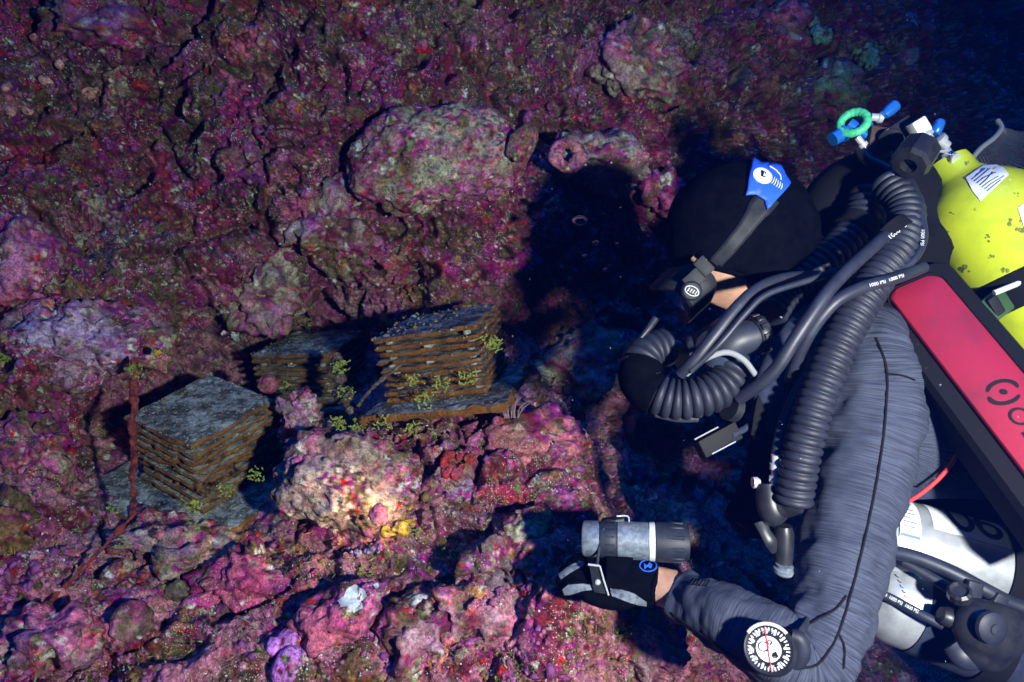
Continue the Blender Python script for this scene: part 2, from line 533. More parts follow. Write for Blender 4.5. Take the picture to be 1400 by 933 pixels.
M['grey_patch'] = mat('grey_glove_palm', (0.12, 0.135, 0.17), 0.85, 0.15, noise=(120, (0.06, 0.065, 0.09), 0.5, 0.62))
M['cord'] = mat('red_cord', (0.60, 0.035, 0.04), 0.6, 0.3, bump=(500, 0.4, 0.001))
M['brown'] = mat('dark_brown_plastic', (0.045, 0.025, 0.022), 0.5, 0.3)
M['glass'] = mat('mask_glass', (0.10, 0.12, 0.16), 0.05, 0.5, **{'Transmission Weight': 0.8, 'IOR': 1.2})
M['bubble'] = mat('bubble_gas', (0.9, 0.95, 1.0), 0.02, 0.5, **{'Transmission Weight': 1.0, 'IOR': 0.85})
M['net'] = mat('grey_netting', (0.16, 0.17, 0.19), 0.8, 0.2)
M['dial'] = mat('compass_dial', (0.75, 0.76, 0.78), 0.35, 0.4)
M['needle'] = mat('red_line', (0.6, 0.03, 0.04), 0.5, 0.3)
def living(name, c1, c2, sc=70, rough=0.6, b=0.7, d=0.003):
    return mat(name, c1, rough, 0.25, noise=(sc, c2, 0.4, 0.65), bump=(sc * 3, b, d))
M['purple_sponge'] = living('violet_sponge', (0.28, 0.11, 0.42), (0.36, 0.16, 0.50), 90, b=0.3, d=0.002)
M['brown_coral'] = living('brown_coral_skin', (0.08, 0.05, 0.035), (0.15, 0.10, 0.07), 110)
M['brown_sponge'] = living('brown_sponge', (0.11, 0.06, 0.018), (0.19, 0.11, 0.03))
M['red_sponge'] = living('scarlet_sponge', (0.26, 0.006, 0.008), (0.16, 0.006, 0.010), b=0.5)
M['pink'] = living('pink_tissue', (0.52, 0.16, 0.28), (0.42, 0.10, 0.22))
M['palepink'] = living('salmon_tissue', (0.62, 0.28, 0.25), (0.50, 0.20, 0.20), b=0.2)
M['pale'] = living('chalk_white', (0.55, 0.56, 0.56), (0.30, 0.32, 0.36), 160)
M['orange'] = living('orange_sponge', (0.52, 0.15, 0.015), (0.38, 0.07, 0.02))
M['yellow_sponge'] = living('yellow_sponge', (0.52, 0.34, 0.02), (0.42, 0.20, 0.03))
M['lavender'] = living('lavender_tunicate', (0.24, 0.20, 0.38), (0.34, 0.29, 0.46), b=0.2)
M['algae'] = living('yellow_green_algae', (0.12, 0.135, 0.02), (0.24, 0.24, 0.04), 90, b=0.2)
M['turf'] = living('olive_turf', (0.10, 0.105, 0.025), (0.19, 0.18, 0.05), 120, b=0.2)
M['hydroid'] = living('mauve_hydroid', (0.16, 0.09, 0.11), (0.24, 0.15, 0.17), 160, b=0.2)
M['rod_crust'] = plate_mat('crusted_rod', (0.30, 0.05, 0.035), [(50, (0.08, 0.015, 0.02), 0.45, 0.6, 1.0), (38, (0.20, 0.12, 0.12), 0.58, 0.66, 0.9), (60, (0.30, 0.05, 0.04), 0.58, 0.66, 0.8)], 200)
M['rod_brown'] = plate_mat('brown_crusted_rod', (0.10, 0.06, 0.045), [(50, (0.22, 0.17, 0.15), 0.48, 0.6, 1.0), (60, (0.22, 0.03, 0.05), 0.58, 0.66, 0.9)], 200)
M['teal'] = living('pale_green_crust', (0.16, 0.34, 0.25), (0.24, 0.42, 0.30))
M['tan'] = living('tan_crust', (0.26, 0.17, 0.10), (0.36, 0.24, 0.15), 60)
M['pinkknob'] = living('pink_coralline', (0.24, 0.05, 0.14), (0.32, 0.11, 0.19))
M['purpleknob'] = living('purple_coralline', (0.13, 0.025, 0.11), (0.22, 0.05, 0.17))
# ------------------------------------------------------------------ the reef
# distance of the rock face from the lens at points of the view; the ledge with the plate stacks lies between the wall above and the slope below
CTRL = [(-700,-500,1.7),(-300,-300,1.65),(0,-300,1.75),(400,-350,1.8),(900,-350,2.2),(1400,-350,3.3),(2000,-400,5.5),
 (-700,400,1.35),(-300,300,1.5),(-300,700,1.25),(-700,1000,1.0),(-300,1250,0.95),(300,1400,0.9),(800,1400,1.0),(1300,1400,1.6),(2000,1400,2.6),
 (0,0,1.66),(350,0,1.74),(700,0,1.86),(900,0,2.05),(1050,0,2.3),(1200,0,2.65),(1330,0,3.0),(1400,0,3.3),(1600,-100,4.2),
 (0,230,1.62),(200,250,1.76),(350,230,1.76),(600,200,1.78),(820,200,1.85),(1000,180,2.02),(1150,190,2.45),(1300,200,2.9),(1500,200,3.6),(2000,300,5.5),
 (0,430,1.5),(110,460,1.5),(230,430,1.75),(330,420,1.88),(440,415,2.0),(580,380,1.84),(760,340,1.93),(860,420,1.98),(1000,400,2.15),(1200,400,2.6),(1400,400,3.1),(1700,600,4.0),
 (0,560,1.42),(90,600,1.5),(150,560,1.72),(275,600,1.78),(340,540,2.0),(420,510,2.2),(490,500,2.0),(590,490,1.8),(690,500,1.8),(780,500,1.97),(900,540,1.98),(1050,560,2.1),
 (60,720,1.30),(170,730,1.44),(290,750,1.45),(400,640,1.58),(460,590,1.62),(560,600,1.52),(620,600,1.5),(720,610,1.45),(785,630,1.50),(850,620,1.86),(900,680,1.95),(1000,680,2.05),(1150,700,2.25),(1400,700,2.7),
 (0,800,1.20),(200,810,1.25),(400,760,1.32),(560,740,1.34),(680,720,1.32),(780,760,1.20),(840,800,1.22),(890,730,1.66),(980,800,1.75),(1100,850,1.95),(1300,850,2.2),
 (0,933,1.08),(200,933,1.08),(400,933,1.1),(600,920,1.14),(760,860,1.12),(800,930,1.12),(880,900,1.25),(1000,933,1.5),(1150,950,1.75),(1400,950,2.3)]
_c = np.array(CTRL, float)
def _U(r2): return np.where(r2 > 1e-12, r2 * np.log(r2 + 1e-12), 0)
def tps_fit(xy, v, reg=2e-3):
    n = len(xy); d2 = ((xy[:, None] - xy[None]) ** 2).sum(-1)
    A = np.zeros((n + 3, n + 3)); A[:n, :n] = _U(d2) + reg * np.eye(n)
    A[:n, n:] = np.c_[np.ones(n), xy]; A[n:, :n] = A[:n, n:].T
    return np.linalg.solve(A, np.r_[v, 0, 0, 0])
_xy = (_c[:, :2] - [700, 466]) / 700
_w = tps_fit(_xy, np.log(_c[:, 2]))
def depth_at(px, py):
    q = np.stack([(np.asarray(px, float).ravel() - 700) / 700, (np.asarray(py, float).ravel() - 466) / 700], 1)
    r = np.zeros(len(q))
    for s in range(0, len(q), 60000):
        d2 = ((q[s:s + 60000, None] - _xy[None]) ** 2).sum(-1)
        r[s:s + 60000] = _U(d2) @ _w[:-3] + _w[-3] + q[s:s + 60000] @ _w[-2:]
    return np.exp(np.clip(r, math.log(0.7), math.log(12)))

def axis_grid(a, b, lo, hi, step, far):
    g = np.arange(a, b + 0.1, step)
    L = []; x = a; s = step
    while x > lo: s = min(s * 1.25, far); x -= s; L.append(x)
    Rr = []; x = b; s = step
    while x < hi: s = min(s * 1.25, far); x += s; Rr.append(x)
    return np.array(L[::-1] + list(g) + Rr)
GX = axis_grid(-30, 1420, -600, 1900, 2.1, 24)
GY = axis_grid(-30, 965, -420, 1300, 2.0, 24)
nx, ny = len(GX), len(GY)
gx, gy = np.meshgrid(GX, GY)
# coarse evaluation of the smooth face, then linear refinement
cx = np.linspace(GX[0], GX[-1], 240); cy = np.linspace(GY[0], GY[-1], 170)
cd_ = depth_at(*np.meshgrid(cx, cy)).reshape(len(cy), len(cx))
def bil(px, py):
    fx = np.clip((px - cx[0]) / (cx[1] - cx[0]), 0, len(cx) - 1.001); fy = np.clip((py - cy[0]) / (cy[1] - cy[0]), 0, len(cy) - 1.001)
    i = fx.astype(int); j = fy.astype(int); u = fx - i; v = fy - j
    return (cd_[j, i] * (1 - u) + cd_[j, i + 1] * u) * (1 - v) + (cd_[j + 1, i] * (1 - u) + cd_[j + 1, i + 1] * u) * v
dep = bil(gx, gy)
_R = np.array([RIGHT, UP, FWD])
def unproj(px, py, d):
    return np.array(CAM) + np.stack([(px - 700) / F * d, -(py - 466.5) / F * d, d], -1) @ _R
B0 = unproj(gx, gy, dep)
du = np.gradient(B0, axis=1); dv = np.gradient(B0, axis=0)
NN = np.cross(du, dv); NN /= np.linalg.norm(NN, axis=2)[..., None]
vd = B0 - np.array(CAM)
NN[(NN * vd).sum(-1) > 0] *= -1
vd /= np.linalg.norm(vd, axis=2)[..., None]
NN = 0.4 * NN - 0.6 * vd; NN /= np.linalg.norm(NN, axis=2)[..., None]     # growth leans out towards open water
B0 = B0.reshape(-1, 3); NN = NN.reshape(-1, 3)

def calm_mask(px, py):
    """the ledge under and behind the plate stacks is flatter than the rock round it"""
    k = np.zeros_like(px)
    for (x, y, a, b) in ((275, 650, 150, 105), (595, 510, 115, 80), (425, 500, 90, 60)):
        k = np.maximum(k, np.exp(-(((px - x) / a) ** 2 + ((py - y) / b) ** 2) ** 2))
    return k

DENTS = [(235,392,60,28,.10),(575,312,80,22,.08),(140,590,26,60,.08),(372,610,26,40,.06),(640,800,46,20,.07),(735,450,60,34,.08),(432,742,40,14,.05),(60,560,50,26,.06),(300,320,40,20,.06),(470,120,60,22,.06),(200,130,50,22,.06),(560,60,60,20,.06),(700,110,46,18,.06),(90,230,44,20,.05),(340,470,46,16,.06),(120,660,26,20,.06),(700,690,40,16,.05),(520,780,34,14,.05),(250,880,40,18,.05),(120,900,40,18,.05)]
def dents(px, py):
    k = np.zeros_like(px)
    for x, y, a, b, h in DENTS:
        k += h * np.exp(-(((px - x) / a) ** 2 + ((py - y) / b) ** 2))
    return k

def relief(p, amp=1.0):
    wp = p + 0.05 * np.stack([perlin(p, 0.16, 3), perlin(p, 0.16, 4), perlin(p, 0.16, 5)], 1)
    wp2 = wp + 0.012 * np.stack([perlin(p, 0.035, 13), perlin(p, 0.035, 14), perlin(p, 0.035, 15)], 1)
    big = fbm(p, 0.42, 3, 21) * 0.10
    f1, f2, i1 = worley(wp, 0.17, 1)
    k1 = (0.55 - f1) * 0.075 * (0.4 + i1)                        # head-sized knobs
    crack = sstep(0.14, 0.0, f2 - f1) * sstep(-0.12, 0.18, perlin(p, 0.2, 77))   # clefts between some of them
    g1, g2, i2 = worley(wp2, 0.048, 2)
    k2 = np.sqrt(np.clip(0.75 - g1, 0, 1)) * 0.024 * (i2 * 1.4) * sstep(-0.3, 0.25, perlin(p, 0.14, 78))
    h1, h2, i3 = worley(wp2, 0.018, 3)
    k3 = np.sqrt(np.clip(0.8 - h1, 0, 1)) * 0.0105 * (0.2 + i3) * (0.35 + sstep(-0.2, 0.2, perlin(p, 0.10, 79)))
    pits = sstep(0.14, 0.40, perlin(wp, 0.085, 31)) * 0.075 + sstep(0.18, 0.36, perlin(wp2, 0.034, 32)) * 0.022
    fine = fbm(p, 0.011, 2, 41) * 0.003
    rag = np.abs(fbm(p, 0.05, 4, 51, 0.65)) * 0.036
    h = big + k1 - crack * 0.055 + k2 + k3 - pits + fine - rag
    return h * amp, None

PAL = np.array([
 (0.150, 0.016, 0.120),   # 0 purple
 (0.280, 0.020, 0.135),   # 1 magenta
 (0.330, 0.090, 0.240),   # 2 mauve
 (0.105, 0.008, 0.018),   # 3 wine
 (0.400, 0.008, 0.010),   # 4 scarlet
 (0.085, 0.072, 0.022),   # 5 olive turf
 (0.105, 0.056, 0.024),   # 6 brown
 (0.310, 0.245, 0.175),   # 7 beige
 (0.500, 0.470, 0.420),   # 8 chalk
 (0.100, 0.150, 0.045),   # 9 green
 (0.460, 0.105, 0.185),   # 10 pink
 (0.032, 0.022, 0.018),   # 11 dark turf
 (0.330, 0.030, 0.045),   # 12 crimson
 (0.300, 0.110, 0.040),   # 13 orange tan
], np.float32)

def pick(r, table):
    """table: [(weight, palette index)]"""
    t = np.cumsum([a for a, b in table]); t = t / t[-1]
    k = np.searchsorted(t, np.clip(r, 0, 0.9999))
    return PAL[np.array([b for a, b in table])[k]]

T_BIG = [(22, 0), (19, 1), (9, 2), (10, 3), (9, 5), (9, 6), (9, 7), (7, 10), (7, 11), (9, 12), (4, 13)]
T_SMALL = [(14, 0), (12, 1), (8, 2), (14, 3), (3, 4), (11, 5), (9, 6), (8, 7), (4, 8), (3, 9), (13, 11), (5, 10), (7, 12), (4, 13)]
def crust(p, big=T_BIG, small=T_SMALL, mixin=0.5, tint=None, tintk=0.0):
    """colour (and in alpha how chalk-specked) of the living skin at points p"""
    w3 = np.stack([fbm(p, 0.035, 4, 61, 0.6), fbm(p, 0.035, 4, 62, 0.6), fbm(p, 0.035, 4, 63, 0.6)], 1)
    q = p + 0.030 * w3
    _, _, a = worley(q, 0.13, 5)
    c = pick(a, big)
    lo = fbm(p, 0.07, 4, 64, 0.65)
    # drifting soft change between two crust colours
    c = c * (1 - 0.35 * sstep(-0.2, 0.3, lo))[:, None] + (PAL[0] * 0.5 + PAL[1] * 0.5) * (0.35 * sstep(-0.2, 0.3, lo))[:, None]
    wn = sstep(0.12, 0.3, fbm(p, 0.16, 4, 69, 0.6))[:, None] * 0.8           # wine red hollows
    c = c * (1 - wn) + PAL[3] * wn
    f1, f2, b = worley(p + 0.02 * w3, 0.024, 6)
    on = sstep(-0.04, 0.10, fbm(p, 0.055, 4, 71, 0.6) + (b - 0.5) * 0.6 - 0.22 + mixin * 0.3)
    c2 = pick((b * 7.31) % 1.0, small)
    c = c * (1 - on[:, None]) + c2 * on[:, None]
    tf = sstep(0.10, 0.30, fbm(p, 0.11, 5, 66, 0.7))[:, None] * 0.65            # turf of olive and brown
    c = c * (1 - tf) + (PAL[5] * 0.8 + PAL[6] * 0.3) * tf
    # below the ledge pink and pale crusts take over from the dark turf
    low = (sstep(1.05, 0.62, p[:, 2] + 0.25 * fbm(p, 0.3, 2, 67)) * sstep(-0.25, 0.2, fbm(p, 0.09, 4, 68, 0.6)))[:, None] * 0.75
    lc = PAL[10] * 0.55 + PAL[2] * 0.25 + PAL[7] * 0.35
    c = c * (1 - low) + lc * low
    if tint is not None:
        k = np.clip(tintk + 0.9 * fbm(p, 0.09, 4, 81, 0.6), 0, 1)[:, None]
        c = c * (1 - k) + np.array(tint, np.float32) * k
    _, _, e = worley(p + 0.006 * w3, 0.0085, 7)
    c3 = pick((e * 5.77) % 1.0, small)
    on2 = sstep(0.80, 0.86, e + fbm(p, 0.05, 2, 75) * 0.9)[:, None]
    c = c * (1 - on2) + c3 * on2
    c = c * (1 + 0.55 * fbm(p, 0.022, 3, 91, 0.6))[:, None]
    al = sstep(-0.05, 0.30, fbm(p, 0.08, 4, 95, 0.6))
    g = c.mean(1, keepdims=True); c = g + (c - g) * 1.06        # living crusts are strongly coloured
    return np.concatenate([np.clip(c, 0.004, 0.7), al[:, None]], 1)

flatpx, flatpy = gx.ravel(), gy.ravel()
calm = calm_mask(flatpx, flatpy)
h, info = relief(B0)
amp = (1 - 0.75 * calm) * (1 - 0.50 * sstep(560, 720, flatpy)) * np.clip(1.0 + 0.5 * (dep.ravel() - 1.9), 1.0, 1.6)
h = h * amp - dents(flatpx + 18 * perlin(B0, 0.08, 301), flatpy + 18 * perlin(B0, 0.08, 302))
# far right face: deeper folds so the wall breaks up where it turns away
RP = B0 + NN * h[:, None]
Ccol = crust(RP)
ii = np.arange(nx * ny).reshape(ny, nx)
q = np.stack([ii[:-1, :-1], ii[1:, :-1], ii[1:, 1:], ii[:-1, 1:]], -1).reshape(-1, 4)
reef = mk('reef_wall', (RP, q), M['reef'], col=Ccol, org=(0, 1.6, 0.8))
tag(reef, 'rock face crusted with purple and magenta algae', None, None, 'structure')

# where a photograph pixel meets the finished rock
_rc = (RP - np.array(CAM)) @ _R.T
_ppx = 700 + F * _rc[:, 0] / _rc[:, 2]; _ppy = 466.5 - F * _rc[:, 1] / _rc[:, 2]
_bins = {}
_key = (np.clip((_ppx + 100) // 16, 0, 120).astype(np.int64) * 1000 + np.clip((_ppy + 100) // 16, 0, 100).astype(np.int64))
_ord = np.argsort(_key, kind='stable'); _sk = _key[_ord]
rn = np.empty((len(RP), 3), np.float32); reef.data.vertices.foreach_get('normal', rn.ravel()) if False else None
_vn = np.empty(len(RP) * 3, np.float32); reef.data.vertices.foreach_get('normal', _vn); _vn = _vn.reshape(-1, 3)
if ((_vn * (RP - np.array(CAM))).sum(1).mean()) > 0: _vn = -_vn
def surf(px, py, sink=0.0):
    cand = []
    for a in (-1, 0, 1):
        for b in (-1, 0, 1):
            k = int((px + 100) // 16 + a) * 1000 + int((py + 100) // 16 + b)
            lo, hi = np.searchsorted(_sk, k), np.searchsorted(_sk, k, 'right')
            cand.append(_ord[lo:hi])
    cand = np.concatenate(cand)
    d2 = (_ppx[cand] - px) ** 2 + (_ppy[cand] - py) ** 2
    near = cand[d2 < 20]
    if len(near) == 0: near = cand[[int(np.argmin(d2))]]
    b = near[np.argmin(_rc[near, 2])]
    n = Vector(_vn[b].tolist())
    # average normal
    n = Vector(_vn[cand[d2 < 300]].mean(0).tolist()) if (d2 < 300).any() else n
    n.normalize()
    return Vector(RP[b].tolist()) - n * sink, n, float(_rc[b, 2])

# ------------------------------------------------------------------ boulders and lumps standing out of the rock
T_PALE = [(10, 7), (8, 2), (4, 1), (4, 10), (3, 5), (3, 6)]
T_PINK = [(10, 10), (10, 1), (8, 2), (3, 3), (3, 7)]
T_SILT = [(8, 7), (4, 5), (4, 6), (4, 2), (3, 11)]
def rock(name, label, cat, px, py, rx, ry, rz=0.8, rot=0, sub=5, seed=0, lump=1.0, big=T_PALE, tint=None, tintk=0.0, out=0.35, d=None, mixin=0.2, group=None, material='reef_smooth', parent=None):
    dd = d if d is not None else float(depth_at([px], [py])[0]) - 0.02
    dd = dd - out * 0.5 * (rx + ry) / F * dd * 0.5
    sx, sy = rx * dd / F, ry * dd / F
    sz = rz * 0.5 * (sx + sy)
    V, Fc = ICO[sub]
    a = math.radians(rot)
    e1 = np.array(RIGHT * math.cos(a) + UP * math.sin(a)); e2 = np.array(UP * math.cos(a) - RIGHT * math.sin(a)); e3 = np.array(FWD)
    s = 0.5 * (sx + sy)
    off = np.array([seed * 1.37, seed * 0.71, seed * 2.11])
    loc = V * [sx, sy, sz]
    r = 1 + lump * (0.55 * fbm(loc + off, s * 1.1, 3, 5) + 0.16 * fbm(loc + off, s * 0.35, 3, 9))
    W = (loc * r[:, None]) @ np.array([e1, e2, e3]) + np.array(P(px, py, dd + sz * 0.62))
    n = (V / [sx, sy, sz]); n /= np.linalg.norm(n, axis=1)[:, None]; n = n @ np.array([e1, e2, e3])
    wq = W + off + 0.010 * np.stack([perlin(W, 0.03, 13), perlin(W, 0.03, 14), perlin(W, 0.03, 15)], 1)
    w1, w2, wi = worley(wq, 0.040, 8)
    h1, _, hi = worley(wq, 0.017, 9)
    W = W + n * (np.sqrt(np.clip(0.8 - w1, 0, 1)) * 0.016 * (0.2 + wi) * lump + np.sqrt(np.clip(0.8 - h1, 0, 1)) * 0.006 * lump
                 + fbm(W + off, 0.06, 4, 33, 0.6) * 0.022 * lump - sstep(0.16, 0.4, perlin(W + off, 0.05, 34)) * 0.028 * lump + fbm(W + off, 0.016, 3, 35) * 0.007)[:, None]
    edge = sstep(0.75, 0.25, np.abs(V[:, 2])) * 0.55            # crust thickens towards the foot of the rock
    c = crust(W + off, big, T_SMALL, mixin, tint, tintk - edge)
    o = mk(name, (W, Fc), M[material], parent, col=c)
    if parent is None: tag(o, label, cat, group)
    return o

rock('boulder', 'largest boulder, broad and grey-beige with magenta crust, above the plate stacks', 'boulder', 592, 216, 124, 74, 0.5, 6, 6, 1, 0.4, T_PALE, (0.26, 0.225, 0.17), 0.45, out=0.5, mixin=0.45)
rock('boulder', 'grey rock beside the pink ring sponge, at the edge of the dark shadow', 'boulder', 815, 220, 72, 36, 0.9, -8, 5, 2, 0.9, T_PALE, (0.28, 0.26, 0.25), 0.4)
rock('boulder', 'pinkish beige knob just below and left of the largest boulder', 'boulder', 452, 312, 56, 50, 0.9, -20, 5, 3, 0.9, T_PALE, (0.30, 0.20, 0.20), 0.35)
rock('boulder', 'beige and pink boulder with white sponge on its lower left side', 'boulder', 368, 392, 60, 56, 0.9, 10, 5, 4, 0.9, T_PALE, (0.29, 0.21, 0.18), 0.35)
rock('boulder', 'wide pale lilac boulder behind the red rod', 'boulder', 122, 466, 102, 60, 0.8, -4, 6, 5, 0.55, [(8, 2), (6, 0), (5, 7), (4, 10)], (0.33, 0.22, 0.34), 0.45)
rock('boulder', 'smooth pink lump with dimples cut by the left edge', 'boulder', 28, 358, 52, 66, 0.8, 10, 5, 6, 0.5, T_PINK, (0.42, 0.13, 0.24), 0.6, out=0.7)
rock('boulder', 'silty mottled boulder in front of the stacks, yellow sponge at its tip', 'boulder', 480, 656, 104, 66, 0.85, -14, 6, 7, 0.5, [(4, 7), (4, 10), (3, 2), (2, 6)], (0.38, 0.27, 0.24), 0.45, out=1.3)
pink_stone = rock('boulder', 'leaning pink stone with a chalky white patch', 'boulder', 464, 842, 74, 36, 0.9, 30, 5, 8, 0.4, T_PINK, (0.45, 0.11, 0.18), 0.6, out=1.1)
rock('boulder', 'rose red rock below the right plate stack', 'boulder', 712, 606, 92, 42, 0.9, 4, 5, 9, 0.5, T_PINK, (0.42, 0.13, 0.17), 0.5, out=0.4)
rock('boulder', 'tan lump hanging at the lower right of the largest boulder', 'boulder', 676, 240, 42, 32, 0.9, 20, 5, 10, 0.9, T_PALE, (0.33, 0.27, 0.21), 0.5, out=0.7)
rock('boulder', 'silty mound in deep blue shadow left of the breathing hose', 'boulder', 800, 506, 88, 52, 0.8, 12, 5, 11, 0.8, T_SILT, (0.27, 0.26, 0.26), 0.4, d=1.98)
rock('boulder', 'pink and grey ball wedged between the left and middle stacks', 'boulder', 412, 572, 30, 32, 0.9, 0, 5, 12, 0.7, T_PINK, (0.38, 0.24, 0.28), 0.4, d=1.52)
rock('boulder', 'pale yellowish knob on the lower slope near the torch', 'boulder', 716, 724, 34, 24, 0.9, 0, 4, 13, 0.9, T_PALE, (0.40, 0.37, 0.26), 0.6, out=0.8)
rock('boulder', 'blue-grey hump with a wine red flank below the torch end', 'boulder', 688, 780, 46, 36, 0.8, -25, 5, 14, 0.9, T_SILT, (0.13, 0.10, 0.13), 0.5, out=0.5)
rock('boulder', 'mauve stone crusted with orange at the bottom edge', 'boulder', 582, 884, 62, 46, 0.8, 8, 5, 15, 0.9, T_PINK, (0.36, 0.20, 0.26), 0.4, out=0.5)
rock('boulder', 'rounded pale pink rock right of centre under the top edge', 'boulder', 862, 84, 62, 44, 0.8, -30, 5, 16, 0.9, T_PALE, (0.32, 0.19, 0.24), 0.4)
rock('boulder', 'small pink rock at the rim of the shadow by the hood', 'boulder', 905, 262, 30, 24, 0.9, -40, 4, 17, 0.9, T_PINK, None, 0)
rock('boulder', 'silt covered log-like rock lying in front of the left stack', 'boulder', 250, 742, 88, 22, 1.2, -12, 5, 18, 0.8, T_SILT, (0.25, 0.19, 0.17), 0.5, d=1.36, out=0.2)
rock('boulder', 'brown leathery lump at the left edge beside the lower rod', 'boulder', 10, 724, 26, 42, 0.9, 0, 4, 19, 0.9, [(1, 6)], (0.14, 0.075, 0.02), 0.8, out=0.6)
rock('boulder', 'grey chalky slab between the pink stone and the brown nodule', 'boulder', 566, 830, 34, 16, 0.9, 6, 4, 20, 0.8, T_PALE, (0.40, 0.39, 0.38), 0.7, out=0.9)
rock('boulder', 'pale pink rock in the bottom row right of the leaning pink stone', 'boulder', 650, 838, 58, 32, 0.8, -10, 5, 21, 0.9, T_PALE, (0.38, 0.26, 0.28), 0.4, out=0.5)
rock('boulder', 'mauve rock beneath the gloved hand', 'boulder', 884, 880, 58, 40, 0.8, 20, 5, 22, 0.9, T_PINK, (0.22, 0.12, 0.16), 0.4)
rock('boulder', 'pale crusted rock behind the black torch cap', 'boulder', 920, 712, 44, 30, 0.8, -35, 5, 23, 0.9, T_PALE, (0.32, 0.26, 0.22), 0.5, d=1.78)
rock('boulder', 'magenta rock at the left edge below the lilac boulder', 'boulder', 40, 610, 50, 36, 0.8, -20, 5, 24, 0.9, T_PINK, (0.22, 0.04, 0.12), 0.4, out=0.5)
rock('boulder', 'bumpy magenta ridge below the log-like rock', 'boulder', 330, 790, 60, 30, 0.9, 18, 5, 25, 1.0, [(1, 1), (1, 10)], (0.34, 0.05, 0.13), 0.4, out=0.5)
rock('boulder', 'dim green crusted rock behind the green valve knob', 'boulder', 1140, 128, 46, 30, 0.8, -20, 4, 26, 0.9, [(2, 9), (2, 5), (1, 7)], (0.16, 0.22, 0.10), 0.5)
rock('boulder', 'dim pale rock high on the right where the wall fades', 'boulder', 1222, 68, 30, 36, 0.8, 20, 4, 27, 0.9, T_PALE, (0.30, 0.36, 0.30), 0.5)
rock('boulder', 'dim bluish rock at the top edge, left of the fading wall', 'boulder', 1060, 40, 56, 34, 0.8, -20, 4, 28, 0.9, T_PALE, None, 0)
rock('boulder', 'plum coloured rock low in the bottom left corner', 'boulder', 60, 880, 64, 40, 0.8, 10, 5, 29, 0.9, T_PINK, (0.22, 0.08, 0.20), 0.4, out=0.5)
rock('boulder', 'purple ledge rock near the top left corner', 'boulder', 150, 34, 80, 40, 0.8, -10, 5, 30, 0.9, [(3, 0), (2, 1), (2, 2)], (0.22, 0.07, 0.20), 0.3)
# ------------------------------------------------------------------ the plate stacks on the ledge
def slab(c, u, v, n, hu, hv, ht, seed, wob=0.0032, cut=18, skew=None):
    """one plate: u, v, n unit axes, half sizes hu, hv, ht; grown-over uneven rim. material 0 faces, 1 rim"""
    c, u, v, n = [np.array(x, float) for x in (c, u, v, n)]
    r = np.random.default_rng(seed)
    m = cut + 1
    g = np.linspace(-1, 1, m)
    V, Fc, Mi = [], [], []
    A, Bq = np.meshgrid(g, g)
    rim = np.maximum(np.abs(A), np.abs(Bq))
    off = r.random(3) * 9
    for side in (1, -1):
        pts = c + A[..., None] * hu * u + Bq[..., None] * hv * v + side * ht * n
        fl = pts.reshape(-1, 3)
        edge = (rim.reshape(-1) > 0.99)
        nz = fbm(fl + off, 0.035, 3, 3)
        fl = fl + n * (nz * wob * 0.8 * (side if side > 0 else 1))[:, None]
        rad = (A[..., None] * u + Bq[..., None] * v).reshape(-1, 3); rad /= np.linalg.norm(rad, axis=1)[:, None] + 1e-9
        fl = fl + rad * (edge * (fbm(fl + off, 0.025, 3, 4) * wob * 1.3 - 0.008 * sstep(0.22, 0.4, perlin(fl + off, 0.06, 8))))[:, None]
        b = len(V); V += fl.tolist()
        for i in range(m - 1):
            for j in range(m - 1):
                f = [b + i * m + j, b + i * m + j + 1, b + (i + 1) * m + j + 1, b + (i + 1) * m + j]
                Fc.append(f if side > 0 else f[::-1]); Mi.append(0)
    ring = [j for j in range(m)] + [i * m + m - 1 for i in range(1, m)] + [(m - 1) * m + j for j in range(m - 2, -1, -1)] + [i * m for i in range(m - 2, 0, -1)]
    k = m * m; L = len(ring)
    mid = len(V)
    for a in ring:                            # bulging middle line of the rim
        p = (np.array(V[a]) + np.array(V[a + k])) / 2
        rd = p - c; rd -= n * rd.dot(n); rd /= np.linalg.norm(rd)
        V.append((p + rd * (0.003 + 0.0025 * r.random())).tolist())
    for t in range(L):
        a, b2 = ring[t], ring[(t + 1) % L]
        Fc.append([a, mid + t, mid + (t + 1) % L, b2]); Mi.append(1)
        Fc.append([mid + t, a + k, b2 + k, mid + (t + 1) % L]); Mi.append(1)
    return V, Fc, Mi

def camaxes(up, u, v):
    f = lambda a: np.array(D(a[0], -a[1], a[2]))
    n = f(up); n /= np.linalg.norm(n); uu = f(u); uu -= n * uu.dot(n); uu /= np.linalg.norm(uu)
    vv = np.cross(n, uu)
    return uu, vv, n

